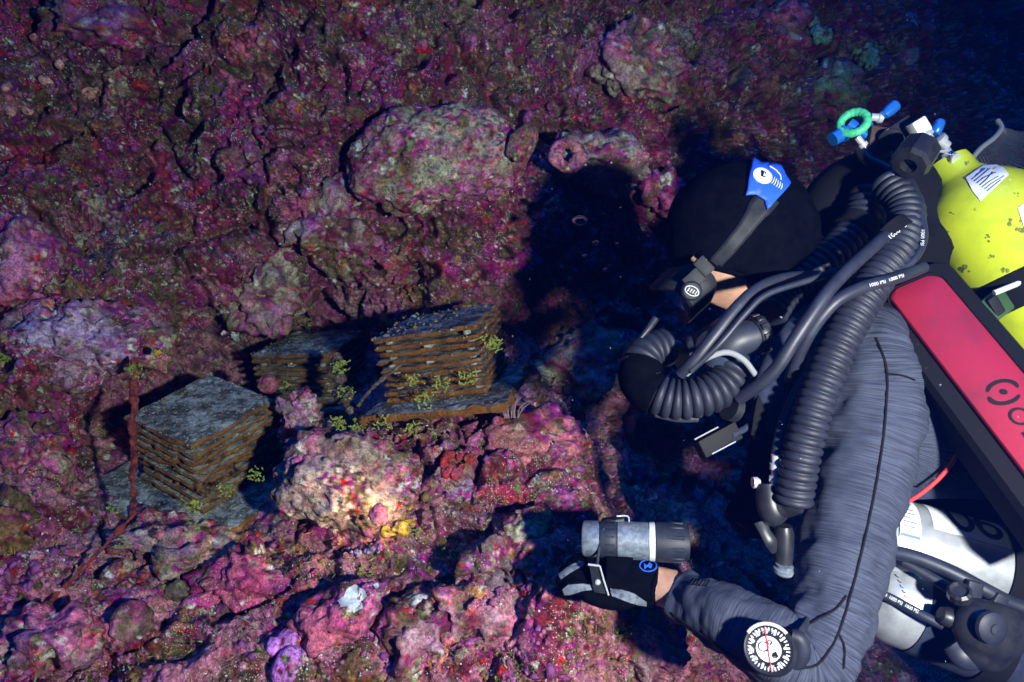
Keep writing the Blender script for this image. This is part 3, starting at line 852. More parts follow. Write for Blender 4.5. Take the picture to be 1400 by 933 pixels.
def stack(label, pos, up, u, v, H, seed, base, plates=9, size=0.225):
    uu, vv, n = camaxes(up, u, v)
    top = np.array(CAM + D(pos[0], -pos[1], pos[2]))
    st = thing('plate_stack', tuple(top - n * (H + 0.02)), label, 'plate stack')
    r = np.random.default_rng(seed)
    pitch = H / plates
    hs = size / 2
    for k in range(plates):
        c = top - n * (pitch * k + pitch * 0.28) + uu * r.normal(0, 0.0022) + vv * r.normal(0, 0.0022)
        a = r.normal(0, 0.008)
        u2 = uu * math.cos(a) + vv * math.sin(a); v2 = vv * math.cos(a) - uu * math.sin(a)
        tilt = n + uu * r.normal(0, 0.008) + vv * r.normal(0, 0.008); tilt /= np.linalg.norm(tilt)
        u2 = u2 - tilt * u2.dot(tilt); v2 = np.cross(tilt, u2)
        pl = mk('plate', slab(c, u2, v2, tilt, hs, hs, pitch * 0.27, seed * 50 + k), [M['silt'], M['rust']], st)
        if k < plates - 1:
            for sx in (-1, 1):
                for sy in (-1, 1):
                    if k % 2: cc = c - n * pitch * 0.5 + uu * sx * hs * 0.82 + vv * sy * hs * 0.82
                    else: cc = c - n * pitch * 0.5 + uu * sx * hs * 0.78 + vv * sy * hs * 0.78
                    mk('spacer', lathe(cc - n * pitch * 0.28, n, [(0, 0.009), (pitch * 0.56, 0.009)], 10), M['spacer'], st)
            if k % 2:                        # every other gap is closed by crossed bars
                for e, g in ((uu, vv), (vv, uu)):
                    mk('cross_bar', box(c - n * pitch * 0.5, e * hs * 0.93, g * 0.008, n * pitch * 0.25), M['spacer'], st, smooth=False)
    bu, bv, su, sv = base
    c = top - n * (H + 0.010) + uu * su + vv * sv
    mk('base_plate', slab(c, uu, vv, n, bu, bv, 0.009, seed * 50 + 30, 0.009, 18), [M['silt'], M['rust']], st)
    for sx in (-1, 1):
        for sy in (-1, 1):
            mk('bolt', lathe(top + uu * sx * hs * 0.8 + vv * sy * hs * 0.8 - n * 0.004, n, [(0, 0.007), (0.005, 0.0075), (0.008, 0.005)], 8), M['spacer'], st)
    # crusts and grit settled on the plates, too small to pick apart
    for m_, cnt, s0, s1 in (('spacer', 200, .0008, .0030), ('pinkknob', 45, .001, .0032), ('brown_sponge', 120, .001, .0050), ('turf', 130, .0008, .003)):
        V0, F0 = ICO[1]; Wn, Fn = [], []
        for q in range(cnt):
            a, b = r.uniform(-1, 1, 2); k = 0
            if r.random() < 0.45:
                k = int(r.integers(0, plates)); e = r.choice((-1, 1))
                if r.random() < 0.5: a = e * 1.02
                else: b = e * 1.02
            elif r.random() < 0.4: k = plates + 0.55; a *= bu / hs; b *= bv / hs
            p = top - n * (pitch * k + (0.0 if k == 0 else pitch * 0.15)) + uu * a * hs + vv * b * hs
            sz = s0 + (s1 - s0) * r.random() ** 2
            Fn += (F0 + len(V0) * q).tolist()
            Wn += (p + (V0 * r.normal(1, .3, (len(V0), 1)) * r.uniform(.6, 1.4, 3)) * sz).tolist()
        tag(mk('plate_growth', (np.array(Wn), np.array(Fn)), M[m_], st), None, None, None, 'stuff')
    return st, top, uu, vv, n
STL = stack('plate stack nearest the left edge, behind the red upright rod', (-0.7155, 0.155, 1.538), (0.033, -0.8906, -0.4536), (0.5097, -0.3753, 0.774), None, 0.182, 1, (0.205, 0.20, -0.005, 0.005))
STR = stack('right plate stack beside the black shadow, lit brown edges, thin rod leaning on it', (-0.166, -0.0457, 1.496), (-0.173, -0.9558, -0.2379), (0.9676, -0.1199, -0.222), None, 0.152, 2, (0.160, 0.140, 0.005, -0.025))
STM = stack('dim plate stack in the middle, set back in the shade', (-0.58, 0.0013, 1.909), (-0.0759, -0.952, -0.296), (0.967, 0.002, -0.2547), None, 0.15, 3, (0.16, 0.14, 0, 0), 8, 0.225)

# ------------------------------------------------------------------ rods that pin the stacks down
def rod(name, label, pts, r, m, seed, lumpy=0.25, group=None):
    C = spline(pts, 40)
    R = r * (1 + lumpy * 2.0 * fbm(C + seed, 0.018, 3, seed) + lumpy * 1.2 * sstep(0.1, 0.4, perlin(C + seed, 0.03, seed)))
    R = np.concatenate([[R[0] * 0.4], R[1:-1], [R[-1] * 0.4]])
    vf, _ = rings(C + 0.7 * r * np.stack([perlin(C + seed, 0.03, k) for k in (1, 2, 3)], 1), R, 12)
    return tag(mk(name, vf, m), label, 'rod', group)
rod('stake_rod', 'upright red crusted rod standing before the left stack', [P(184, 488, 1.42), P(183, 540, 1.40), P(182, 620, 1.36), P(182, 706, 1.31)], 0.0058, M['rod_crust'], 3, 0.45)
rod('stake_rod', 'reddish rod slanting down across the rock in the lower left', [P(183, 704, 1.31), P(150, 740, 1.27), P(110, 780, 1.23), P(52, 842, 1.17)], 0.0042, M['rod_crust'], 4, 0.55)
rod('stake_rod', 'thin pale rod leaning against the right stack', [P(488, 556, 1.40), P(515, 525, 1.375), P(552, 496, 1.355)], 0.0036, M['rod_brown'], 5, 0.3)
rod('stake_rod', 'thick overgrown stake between the middle and right stacks', [P(458, 486, 1.60), P(468, 530, 1.56), P(478, 566, 1.52), P(490, 592, 1.48)], 0.0095, M['rod_brown'], 6, 0.6)
# ------------------------------------------------------------------ the diver
def px2m(r, d): return r * d / F
HF = D(-0.70, -0.66, 0.12).normalized()                    # where the face looks
HT = D(-0.68, 0.72, 0.0); HT = (HT - HF * HT.dot(HF)).normalized()   # crown of the head
HS = HF.cross(HT).normalized()
if HS.dot(-FWD) < 0: HS = -HS                               # near side of the head
HC = P(1012, 326, 1.06)                                     # middle of the head
def H(f, t, s): return HC + HF * f + HT * t + HS * s

def head_shape(grow, sub=4):
    V, Fc = ICO[sub]
    f, t, s = V[:, 0], V[:, 1], V[:, 2]
    ax = np.where(f > 0, 0.104, 0.112) + grow; at = np.where(t > 0, 0.112, 0.118) + grow; a_s = 0.076 + grow
    jaw = sstep(0.1, -0.9, t)
    X = f * ax + jaw * 0.006; Y = t * at; Z = s * a_s * (1 - 0.22 * jaw)
    # nose, brow, chin, cheek
    def bump(cf, ct, cs, w, h):
        g = np.exp(-(((f - cf) ** 2 + (t - ct) ** 2 + (s - cs) ** 2) / w ** 2)); return g * h
    if grow < 0.002:
        X = X + bump(0.97, -0.12, 0, 0.20, 0.022) + bump(0.8, -0.75, 0, 0.25, 0.012) + bump(0.9, 0.25, 0.2, 0.25, 0.004) + bump(0.9, 0.25, -0.2, 0.25, 0.004)
        X = X - bump(0.93, 0.1, 0.28, 0.12, 0.008) - bump(0.93, 0.1, -0.28, 0.12, 0.008) + bump(0.93, -0.45, 0, 0.12, 0.005)
        Z = Z + bump(0, -0.1, 1, 0.15, 0.012) - bump(0, -0.1, -1, 0.15, 0.012)          # ears
    W = np.array(HC) + X[:, None] * np.array(HF) + Y[:, None] * np.array(HT) + Z[:, None] * np.array(HS)
    return W, Fc, V

ARM_PX = [(1196, 470, 1.00, 50), (1196, 540, 0.985, 66), (1184, 620, 0.965, 64), (1165, 700, 0.94, 60), (1147, 790, 0.905, 57), (1133, 855, 0.88, 55), (1108, 903, 0.865, 54), (1060, 884, 0.88, 52), (1015, 856, 0.915, 47), (970, 833, 0.96, 40), (935, 814, 1.0, 35), (912, 803, 1.02, 33)]
ARM = [P(a, b, d) for a, b, d, r in ARM_PX]
ARM_R = [px2m(r, d) for a, b, d, r in ARM_PX]
SHO = P(1250, 560, 1.04)
TORSO = [P(1095, 420, 1.12), P(1150, 450, 1.13), P(1240, 540, 1.17), P(1330, 650, 1.20), P(1440, 790, 1.20), P(1580, 960, 1.2)]
TOR_R = [0.062, 0.100, 0.145, 0.150, 0.145, 0.150]

diver = thing('person', P(1330, 700, 1.05), 'diver in grey heather sleeve and black hood leaning down to the reef', 'person')
# one continuous skin: head, neck, trunk, near arm, far arm, hand
hv, hf, _ = head_shape(-0.003)
pieces = [(hv.tolist(), hf.tolist())]
pieces.append(tube([H(-0.01, -0.06, 0), P(1085, 415, 1.10), P(1130, 440, 1.10)], [0.050, 0.050, 0.06], 20))
pieces.append(tube(TORSO, [r * 0.92 for r in TOR_R], 24, flat=0.8))
pieces.append(tube([P(1215, 500, 1.04)] + ARM, [0.06] + [r * 0.74 for r in ARM_R[:-2]] + [px2m(28, 1.0), px2m(27, 1.02)], 20))
FAR = [P(1120, 470, 1.20), P(1080, 560, 1.28), P(1050, 660, 1.30), P(1015, 720, 1.28)]
pieces.append(tube(FAR, [0.055, 0.052, 0.045, 0.035], 16))
palm = [P(912, 803, 1.02), P(880, 798, 1.025), P(850, 794, 1.03), P(825, 791, 1.035)]
pieces.append(tube(palm, [px2m(27, 1.02), px2m(27, 1.02), px2m(27, 1.03), px2m(18, 1.03)], 16, flat=0.7))
body = mk('body', remesh(join(*pieces), 0.006, 5), M['skin'], diver)

# hood: black cap over everything but the face
hv, hf, u = head_shape(0.007, 6)
def fcut(t): return 0.62 - 0.24 * float(sstep(0.05, -0.35, np.array(t)))
keep = []
for fc in hf:
    c = u[fc].mean(0)
    open_face = c[0] > fcut(c[1]) and c[1] < 0.30
    keep.append(not open_face)
hn = hv - np.array(HC); hn /= np.linalg.norm(hn, axis=1)[:, None]
hv = hv + hn * (fbm(hv, 0.06, 3, 7) * 0.004 + np.abs(perlin(hv, 0.035, 9)) * 0.0035 * sstep(0.2, -0.6, u[:, 1]))[:, None]      # creases towards the neck
hood = mk('hood', (hv, hf[np.array(keep)]), M['neoprene'], diver)
rimp = []
for t in np.linspace(math.radians(62), math.radians(298), 60):
    tt, s2 = 0.8 * math.cos(t), 0.8 * math.sin(t)
    fc_ = fcut(tt); kk = math.sqrt(1 - fc_ ** 2) / 0.8; tt *= kk; s2 *= kk
    jaw = float(sstep(0.1, -0.9, np.array(tt)))
    rimp.append(tuple(H(fc_ * 0.111 + jaw * 0.006 + 0.001, tt * ((0.119 if tt > 0 else 0.125)), s2 * 0.083 * (1 - 0.22 * jaw))))
mk('hood_edge', rings(np.array(rimp), 0.0034, 8)[0], M['neoprene'], hood)
sol = hood.modifiers.new('thick', 'SOLIDIFY'); sol.thickness = 0.004; sol.offset = 0
nb = tube([P(1066, 385, 1.085), P(1092, 420, 1.09), P(1150, 455, 1.085)], [0.066, 0.068, 0.10], 24, cap=False)
mk('hood_collar', nb, M['neoprene'], hood)
# suit trunk and sleeves
mk('suit_trunk', tube(TORSO, TOR_R, 32, n=8, flat=0.82), M['neoprene'], diver)
C = spline([P(1232, 480, 1.05)] + ARM, 14)
Rr = spline([(r,) for r in [0.045] + ARM_R], 14)[:, 0]
cut = int(len(C) * 0.928)
C, Rr = C[:cut], Rr[:cut]
# soft folds at the elbow and under the shoulder
ss = np.linspace(0, 1, len(C))
(sv, sf), suv = rings(C, Rr, 64, cap=False)
sv = np.array(sv)
T_, N_, B_ = frames(C)
rad = sv - np.repeat(C, 64, 0); rad /= np.linalg.norm(rad, axis=1)[:, None]
sp = np.repeat(ss, 64)
fold = fbm(sv * [1, 1, 1], 0.05, 3, 5) * 0.008 - np.abs(perlin(sv * [1, 1, 3], 0.05, 8)) * 0.010 * (sstep(0.16, 0.0, np.abs(sp - 0.60)) + sstep(0.2, 0.0, np.abs(sp - 0.12))) + np.sin(sp * 260 + 3 * perlin(sv, 0.04, 2)) * 0.0012 * sstep(0.1, 0.0, np.abs(sp - 0.60)) + np.sin(sp * 190 + 4 * perlin(sv, 0.05, 3)) * 0.001 * sstep(0.16, 0.0, np.abs(sp - 0.15))
sv = sv + rad * fold[:, None]
sleeve = mk('sleeve', (sv, np.array(sf)), M['fabric'], diver, uv=suv)
SLB = bvh_of(sleeve)
mk('far_sleeve', tube(FAR, [0.060, 0.057, 0.050, 0.040], 20), M['neoprene'], diver)
# shoulder blade side of the shirt (grey panel behind the arm)
bc = spline([P(1205, 495, 1.02), P(1236, 540, 1.0), P(1254, 600, 0.995), P(1230, 655, 1.0)], 10)
vf, uvp = rings(bc, spline([(0.05,), (0.060,), (0.058,), (0.030,)], 10)[:, 0], 36, flat=0.9)
back_panel = mk('back_panel', vf, M['fabric'], diver, uv=uvp)
mk('yoke', tube([P(1208, 452, 0.99), P(1228, 480, 1.0), P(1262, 516, 1.0), P(1290, 560, 1.01)], [0.03, 0.042, 0.045, 0.03], 18, flat=0.8), M['neoprene'], diver)

def seam(pts, r=0.0016, parent=sleeve, m='webbing', bv=None):
    C2 = spline([(x, y, 0) for x, y in pts], 10)
    W = [hit(bv or SLB, a, b, 0.0006) for a, b, _ in C2]
    W = [w_ for w_ in W if w_ is not None]
    if len(W) < 3: return None
    return mk('seam', rings(np.array([tuple(x) for x in W]), r, 6)[0], M[m], parent)
seam([(1198, 462), (1212, 505), (1211, 560), (1203, 630), (1190, 700), (1174, 770), (1158, 830), (1146, 866)], 0.0018)
seam([(1094, 858), (1120, 846), (1143, 832), (1157, 815)])
seam([(1094, 914), (1118, 908), (1136, 886), (1146, 866)])
seam([(1146, 866), (1154, 885), (1153, 915)])
seam([(918, 838), (960, 868), (1010, 903)])
seam([(1212, 512), (1235, 514), (1250, 520)])
# printed hatch on the cuff
for k in range(6):
    a = hit(SLB, 944 + k * 4.2, 800 + k * 0.6, 0.001); b = hit(SLB, 950 + k * 4.2, 792 + k * 0.6, 0.001)
    if a and b: mk('cuff_print', rings(np.array([tuple(a), tuple(b)]), 0.0011, 5)[0], M['ink'], sleeve)

# ------------------------------------------------------------------ glove
REACH = 0.10                                # the hand is held out towards the rock
def PH(x, y, d): return P(x, y, d + REACH)
def pxh(r, d): return px2m(r, d + REACH)
def finger(pts, r0, r1):
    r0, r1 = r0 * 1.1, r1 * 1.1
    n = len(pts)
    rr = [r0 + (r1 - r0) * k / (n - 1) for k in range(n)]
    return tube(pts + [pts[-1] + (pts[-1] - pts[-2]) * 0.25], rr + [r1 * 0.35], 14, 6)
gp = [tube([PH(898, 800, .92), PH(878, 797, .924), PH(850, 793, .93), PH(822, 789, .937), PH(812, 788, .94)], [pxh(31, .92), pxh(32, .92), pxh(34, .93), pxh(30, .935), pxh(14, .94)], 24, flat=0.62)]
gp.append(finger([PH(826, 806, .918), PH(805, 805, .905), PH(785, 802, .905), PH(771, 808, .915)], .0125, .0095))      # index, lower front
gp.append(finger([PH(824, 796, .930), PH(800, 789, .918), PH(780, 786, .920), PH(766, 796, .930)], .0122, .0092))
gp.append(finger([PH(822, 783, .942), PH(800, 774, .935), PH(782, 775, .938), PH(770, 784, .946)], .0118, .0090))
gp.append(finger([PH(822, 771, .950), PH(806, 764, .948), PH(790, 766, .950), PH(778, 774, .956)], .0105, .0082))
gp.append(finger([PH(862, 818, .915), PH(838, 822, .900), PH(815, 818, .896), PH(800, 812, .900)], .0135, .0100))      # thumb closing from below
glove = mk('glove', remesh(join(*gp), 0.0024, 2), M['neoprene'], diver)
GLB = bvh_of(glove)
def patch(poly, m, name, parent, bv, thick=0.0012):
    o = mk(name, decal(bv, poly, thick), M[m], parent)
    return o
patch([(770, 806), (778, 800), (795, 799), (812, 801), (812, 808), (795, 808), (780, 812), (772, 813)], 'grey_patch', 'finger_patch', glove, GLB)
patch([(764, 786), (780, 774), (792, 768), (799, 770), (796, 776), (780, 784), (768, 792)], 'grey_patch', 'finger_patch', glove, GLB)
patch([(833, 805), (850, 807), (868, 812), (884, 822), (884, 828), (860, 824), (836, 816)], 'grey_patch', 'palm_patch', glove, GLB)
def ringpx(cx, cy, a, b, n=28, rot=0):
    return [(cx + a * math.cos(t) * math.cos(rot) - b * math.sin(t) * math.sin(rot), cy + a * math.cos(t) * math.sin(rot) + b * math.sin(t) * math.cos(rot)) for t in np.linspace(0, 2 * math.pi, n, endpoint=False)]
def drawn(pts, r, m, name, parent, bv, lift=0.0008):
    W = [hit(bv, x, y, lift) for x, y in pts]
    W = [tuple(x) for x in W if x is not None]
    if len(W) > 2: return mk(name, rings(np.array(W), r, 6)[0], M[m], parent)
rp = ringpx(886, 774, 11.5, 7.5, 28, 0.05)
drawn(rp + rp[:1], 0.0011, 'blue', 'glove_emblem', glove, GLB)
patch([(880, 771), (884, 774), (888, 770), (892, 773), (890, 778), (885, 776), (881, 779)], 'blue', 'glove_emblem', glove, GLB)
# edge band of the glove cuff
drawn([(906, 775), (898, 785), (893, 797), (891, 810), (893, 822)], 0.0022, 'neoprene', 'cuff_binding', glove, GLB)

# ------------------------------------------------------------------ mask
mask = thing('diving_mask', H(0.10, 0, 0), 'black diving mask with blue strap patch on the hooded head', 'mask')
def oval(f, ht, hs, n=36, t0=0.0):
    out = []
    for a in np.linspace(0, 2 * math.pi, n, endpoint=False):
        ca, sa = math.cos(a), math.sin(a)
        out.append(H(f - 0.020 * abs(sa) ** 2.2, t0 + ht * math.copysign(abs(ca) ** 0.75, ca), hs * math.copysign(abs(sa) ** 0.75, sa)))
    return out
def loft(rs, cap0=False, cap1=False):
    n = len(rs[0]); V = [tuple(p) for r in rs for p in r]
    Fc = [[i * n + j, i * n + (j + 1) % n, (i + 1) * n + (j + 1) % n, (i + 1) * n + j] for i in range(len(rs) - 1) for j in range(n)]
    if cap0: Fc.append(list(range(n)))
    if cap1: Fc.append([(len(rs) - 1) * n + j for j in range(n)])
    return V, Fc
mk('skirt', loft([oval(0.100, 0.036, 0.070, t0=0.0), oval(0.112, 0.041, 0.077, t0=0.0), oval(0.132, 0.041, 0.079, t0=0.0), oval(0.142, 0.038, 0.075, t0=0.0)]), M['mask_rubber'], mask)
mk('frame', loft([oval(0.136, 0.041, 0.079, t0=0.0), oval(0.152, 0.042, 0.079, t0=0.0), oval(0.156, 0.040, 0.075, t0=0.0), oval(0.156, 0.034, 0.067, t0=0.0), oval(0.144, 0.032, 0.065, t0=0.0)]), M['mask_rubber'], mask)
mk('lens', loft([oval(0.149, 0.034, 0.067, t0=0.0), oval(0.152, 0.034, 0.067, t0=0.0)], True, True), M['glass'], mask)
hb = bvh_of(hood)
def band(pts, w, th, name, m, parent, bv=hb, lift=0.0025):
    """strap following the surface below a line in the view: pts = (px, py, half width px)"""
    C2 = spline([(x, y, ww) for x, y, ww in pts], 8)
    A, Bq = [], []
    for i in range(len(C2)):
        a = C2[min(i + 1, len(C2) - 1)] - C2[max(i - 1, 0)]; nrm = np.array([-a[1], a[0]]) / (np.hypot(a[0], a[1]) + 1e-9)
        row = []
        for s_ in (-1, -0.5, 0, 0.5, 1):
            p = hit(bv, C2[i][0] + nrm[0] * s_ * C2[i][2], C2[i][1] + nrm[1] * s_ * C2[i][2], lift)
            row.append(p)
        A.append(row)
    V, Fc = [], []
    good = None
    for row in A:
        for k, p in enumerate(row):
            if p is None: p = next((x for x in row if x is not None), good)
            if p is None: p = P(1000, 340, 1.0)
            V.append(tuple(p)); good = p
    for i in range(len(A) - 1):
        for k in range(4):
            Fc.append([i * 5 + k, i * 5 + k + 1, (i + 1) * 5 + k + 1, (i + 1) * 5 + k])
    o = mk(name, (V, Fc), M[m], parent)
    s_ = o.modifiers.new('thick', 'SOLIDIFY'); s_.thickness = th; s_.offset = 0
    return o
for hp_ in ([(922, 292), (950, 318), (990, 346), (1030, 376)], [(1062, 300), (1088, 300), (1100, 320)], [(960, 262), (1000, 282), (1016, 296)]):
    cs_ = [x for x in (hit(hb, a, b, 0.0006) for a, b, _ in spline([(q[0], q[1], 0) for q in hp_], 8)) if x is not None]
    if len(cs_) > 3: mk('seam', rings(np.array([tuple(x) for x in cs_]), 0.0012, 6)[0], M['webbing'], hood)
strap = band([(1052, 268, 16), (1038, 284, 16), (1030, 296, 13), (1014, 318, 11), (990, 346, 10), (972, 366, 10), (962, 376, 11)], 0, 0.003, 'strap', 'mask_rubber', mask)
PATCH = [(1029, 222), (1038, 228), (1050, 229), (1063, 231), (1070, 243), (1077, 255), (1062, 272), (1047, 289), (1043, 276), (1032, 269), (1018, 270), (1023, 246)]
sp_ = mk('strap_patch', decal(hb, PATCH, 0.004, 0.003, 3), M['blue'], mask)
s_ = sp_.modifiers.new('thick', 'SOLIDIFY'); s_.thickness = 0.003; s_.offset = 0
PB = bvh_of(sp_)
mk('emblem', decal(PB, ringpx(1042, 242, 13.5, 10, 22, 0.5), 0.0016, 0.0008, 1), M['white'], sp_)
mk('emblem', decal(PB, [(1040, 235), (1046, 238), (1045, 245), (1039, 243)], 0.0026, 0.0010, 0), M['ink'], sp_)
mk('emblem', decal(PB, [(1042, 243), (1043, 238), (1045, 244)], 0.0034, 0.0012, 0), M['white'], sp_)
drawn([(1052, 229), (1060, 234), (1066, 241), (1067, 247)], 0.0010, 'white', 'emblem', sp_, PB, 0.002)
for k in range(5):
    drawn([(1054 + 3.2 * k, 254 + 2.0 * k - 2), (1056 + 3.0 * k, 250 + 1.8 * k), (1058 + 2.6 * k, 244 + 2.2 * k)], 0.0008, 'white', 'emblem_line', sp_, PB, 0.002)
bk = H(0.108, 0.012, 0.086)
mk('buckle', box(bk, HF * 0.014, HT * 0.012, HS * 0.006, 0.003), M['mask_rubber'], mask)
mk('buckle', box(H(0.084, 0.016, 0.082), HF * 0.010, HT * 0.014, HS * 0.007, 0.003), M['mask_rubber'], mask)
bd = mk('buckle_disc', lathe(H(0.122, 0.002, 0.086), HS, [(0, 0.015), (0.006, 0.015), (0.009, 0.012), (0.009, 0)], 24), M['mask_rubber'], mask)
a_ = math.radians(-25); tx = D(math.cos(a_), math.sin(a_), 0); tx = (tx - HS * tx.dot(HS)).normalized(); ty = HS.cross(tx)
for k in range(4):
    mk('buckle_print', rings(np.array([tuple(H(0.122, 0.002, 0.0955) + tx * (-0.006 + 0.004 * k) - ty * 0.003), tuple(H(0.122, 0.002, 0.0955) + tx * (-0.005 + 0.004 * k) + ty * 0.003)]), 0.0007, 5)[0], M['white'], bd)
mk('buckle_print', rings(np.array([tuple(H(0.122, 0.002, 0.0955) + tx * 0.0105 * math.cos(t) + ty * 0.0065 * math.sin(t)) for t in np.linspace(0, 2 * math.pi, 26)]), 0.0006, 5)[0], M['white'], bd)
# ------------------------------------------------------------------ rebreather: case on the back, breathing loop, hoses, valves
reb = thing('rebreather', P(1330, 540, 0.98), 'rebreather with red panelled case, corrugated breathing loop and hoses on the diver', 'rebreather')
A0, A1 = P(1268, 416, 0.975), P(1362, 533, 0.885)
CA = (A1 - A0).normalized()
CW = D(0.79, 0.61, 0); CW = (CW - CA * CW.dot(CA)).normalized()
CN = CA.cross(CW).normalized()
if CN.dot(FWD) > 0: CN = -CN
def K(a, w_, n): return A0 + CA * a + CW * w_ + CN * n
def stadium(half, r_in, a0, a1, n, rnd=0.022, k=6):
    """outline of the case: rounded corners at its head end, open towards the feet"""
    pts = [(a1, -half), (a1, half)]
    for t in np.linspace(0, math.pi / 2, k): pts.append((a0 + rnd - rnd * math.sin(t), half - rnd + rnd * math.cos(t)))
    for t in np.linspace(0, math.pi / 2, k): pts.append((a0 + rnd - rnd * math.cos(t), -half + rnd - rnd * math.sin(t)))
    return [K(a, w_, n) for a, w_ in pts]
mk('case', flip_out(loft([stadium(0.060, 0, -0.060, 0.36, -0.085), stadium(0.066, 0, -0.066, 0.365, -0.075), stadium(0.066, 0, -0.066, 0.365, -0.012), stadium(0.060, 0, -0.060, 0.36, -0.002)], True, True)), M['webbing'], reb, smooth=False)
def crown(w_): return 0.0105 - 0.0045 * (w_ / 0.036) ** 2
pv, pf = flip_out(loft([stadium(0.0385, 0, -0.041, 0.35, -0.003, 0.018), stadium(0.0385, 0, -0.041, 0.35, 0.003, 0.018)] + [stadium(h_, 0, -0.003 - h_, 0.348, crown(h_), 0.017 * h_ / 0.036 + 0.001) for h_ in (0.0365, 0.033, 0.028, 0.021, 0.013, 0.005)], True, True))
panel = mk('panel', (pv, pf), M['red'], reb)
mk('panel_piping', rings(np.array([tuple(p) for p in stadium(0.0415, 0, -0.044, 0.35, 0.002, 0.019)[1:]]), 0.0022, 8)[0], M['webbing'], reb)
# lettering on the panel: a slashed ring standing for H, then O L L I S running down the case
PN = 0.0083
def onpanel(V, a, w_, s=1.0):
    return [tuple(K(a + v[0] * s, w_ + v[1] * s, crown(w_ + v[1] * s) + 0.0012)) for v in V]
def arcband(cx, cw, r0, r1, t0, t1, n=14, tip=1.0):
    V, Fc = [], []
    for i, t in enumerate(np.linspace(t0, t1, n)):
        m_ = (r0 + r1) / 2; h_ = (r1 - r0) / 2 * (0.25 + 0.75 * abs(math.sin(math.pi * i / (n - 1))) ** 0.5)
        for r in (m_ - h_, m_ + h_): V.append(tuple(K(cx + r * math.cos(t) * 0.8, cw + r * math.sin(t) * 1.15, crown(cw + r * math.sin(t) * 1.15) + 0.0012)))
    for i in range(n - 1): Fc.append([2 * i, 2 * i + 1, 2 * i + 3, 2 * i + 2])
    return V, Fc
a_H = 0.160
mk('letter', arcband(a_H, 0.002, 0.012, 0.0185, math.radians(70), math.radians(250)), M['ink'], panel, smooth=False)
mk('letter', arcband(a_H + 0.006, 0.000, 0.012, 0.0185, math.radians(-110), math.radians(55)), M['ink'], panel, smooth=False)
mk('letter', ([tuple(K(a_H + 0.003 + 0.0042 * math.cos(t), 0.001 + 0.0042 * math.sin(t), 0.0118)) for t in np.linspace(0, 2 * math.pi, 14, endpoint=False)], [list(range(14))]), M['ink'], panel, smooth=False)
aa = a_H + 0.027
for ch in 'OLL':
    V_, F_ = text_mesh(ch, 0.034)
    wd = np.ptp(V_[:, 0])
    mk('letter', (onpanel(V_, aa + wd / 2, -0.002), F_), M['ink'], panel, smooth=False)
    aa += wd + 0.007

# corrugated loop
def cp(l): return [P(*p) for p in l]
mk('breathing_hose', bellows(cp([(1212, 248, 1.01), (1238, 285, .975), (1231, 335, .945), (1200, 378, .925), (1168, 430, .905), (1138, 490, .895), (1112, 560, .890), (1094, 630, .892), (1084, 688, .90)]), px2m(26, .9), 0.0118, 0.20, 28), M['rubber'], reb)
mk('breathing_hose', bellows(cp([(1188, 262, 1.06), (1178, 300, 1.05), (1148, 338, 1.04), (1106, 372, 1.03), (1070, 402, 1.02), (1050, 430, 1.0)]), px2m(25, 1.03), 0.0128, 0.22, 26), M['rubber'], reb)
mk('breathing_hose', bellows(cp([(912, 474, 1.0), (884, 484, .985), (873, 508, .97), (888, 533, .955), (922, 546, .945), (956, 543, .94), (986, 528, .945), (1000, 506, .955), (992, 488, .97)]), px2m(28, .955), 0.0115, 0.20, 28), M['rubber'], reb)
mk('hose_sleeve', tube(cp([(878, 497, .975), (874, 516, .966), (884, 532, .957), (898, 540, .951)]), px2m(29.5, .96), 22), M['neoprene'], reb)
mk('hose_clamp', tube(cp([(1213, 316, .958), (1226, 326, .95)]), px2m(29, .95), 20), M['webbing'], reb)
mk('hose_clamp', tube(cp([(1176, 305, 1.049), (1166, 318, 1.045)]), px2m(28, 1.05), 20), M['webbing'], reb)
# mouthpiece and elbows
mp = mk('mouthpiece', lathe(P(958, 476, 1.03), -FWD + RIGHT * 0.1, [(-0.02, 0.020), (0, 0.026), (0.03, 0.028), (0.05, 0.028), (0.055, 0.024), (0.06, 0.02)], 26), M['plastic'], reb)
mk('mouthpiece_barrel', tube(cp([(1000, 448, 1.05), (978, 462, 1.03), (952, 480, 1.01), (930, 484, 1.0)]), [.024, .024, .026, .024], 20), M['plastic'], mp)
mk('mouthpiece_glint', rings(np.array([tuple(P(924, 482, .985) + D(math.cos(t) * .020, math.sin(t) * .016, math.sin(t) * .012)) for t in np.linspace(0.2, 2.6, 20)]), 0.0022, 8)[0], M['blue_metal'], mp)  # painted glint: blue arc drawn for the highlight on the mouthpiece
mk('elbow', tube(cp([(988, 496, .965), (992, 478, .955), (1006, 466, .95), (1026, 460, .95), (1034, 458, .95)]), [px2m(22, .95), px2m(23, .95), px2m(23.5, .95), px2m(22, .95), px2m(21, .95)], 22), M['hose'], reb)
mk('elbow_band', tube(cp([(986, 496, .962), (989, 480, .955)]), px2m(25, .955), 22), M['navy'], reb)
nr = mk('knurled_ring', lathe(P(1031, 459, .95), D(0.93, 0.28, 0.1), [(0, .0245), (0.003, .0265), (0.013, .0265), (0.016, .0245), (0.016, 0.012)], 30), M['plastic'], reb)
ax_ = D(0.93, 0.28, 0.1).normalized(); e1 = ax_.orthogonal().normalized(); e2 = ax_.cross(e1)
for k in range(12):
    t = k * math.pi / 6
    c = P(1031, 459, .95) + ax_ * 0.008 + (e1 * math.cos(t) + e2 * math.sin(t)) * 0.0268
    mk('knurl', box(c, ax_ * 0.006, (e1 * -math.sin(t) + e2 * math.cos(t)) * 0.0042, (e1 * math.cos(t) + e2 * math.sin(t)) * 0.0022, 0.001, 1), M['plastic'], nr)
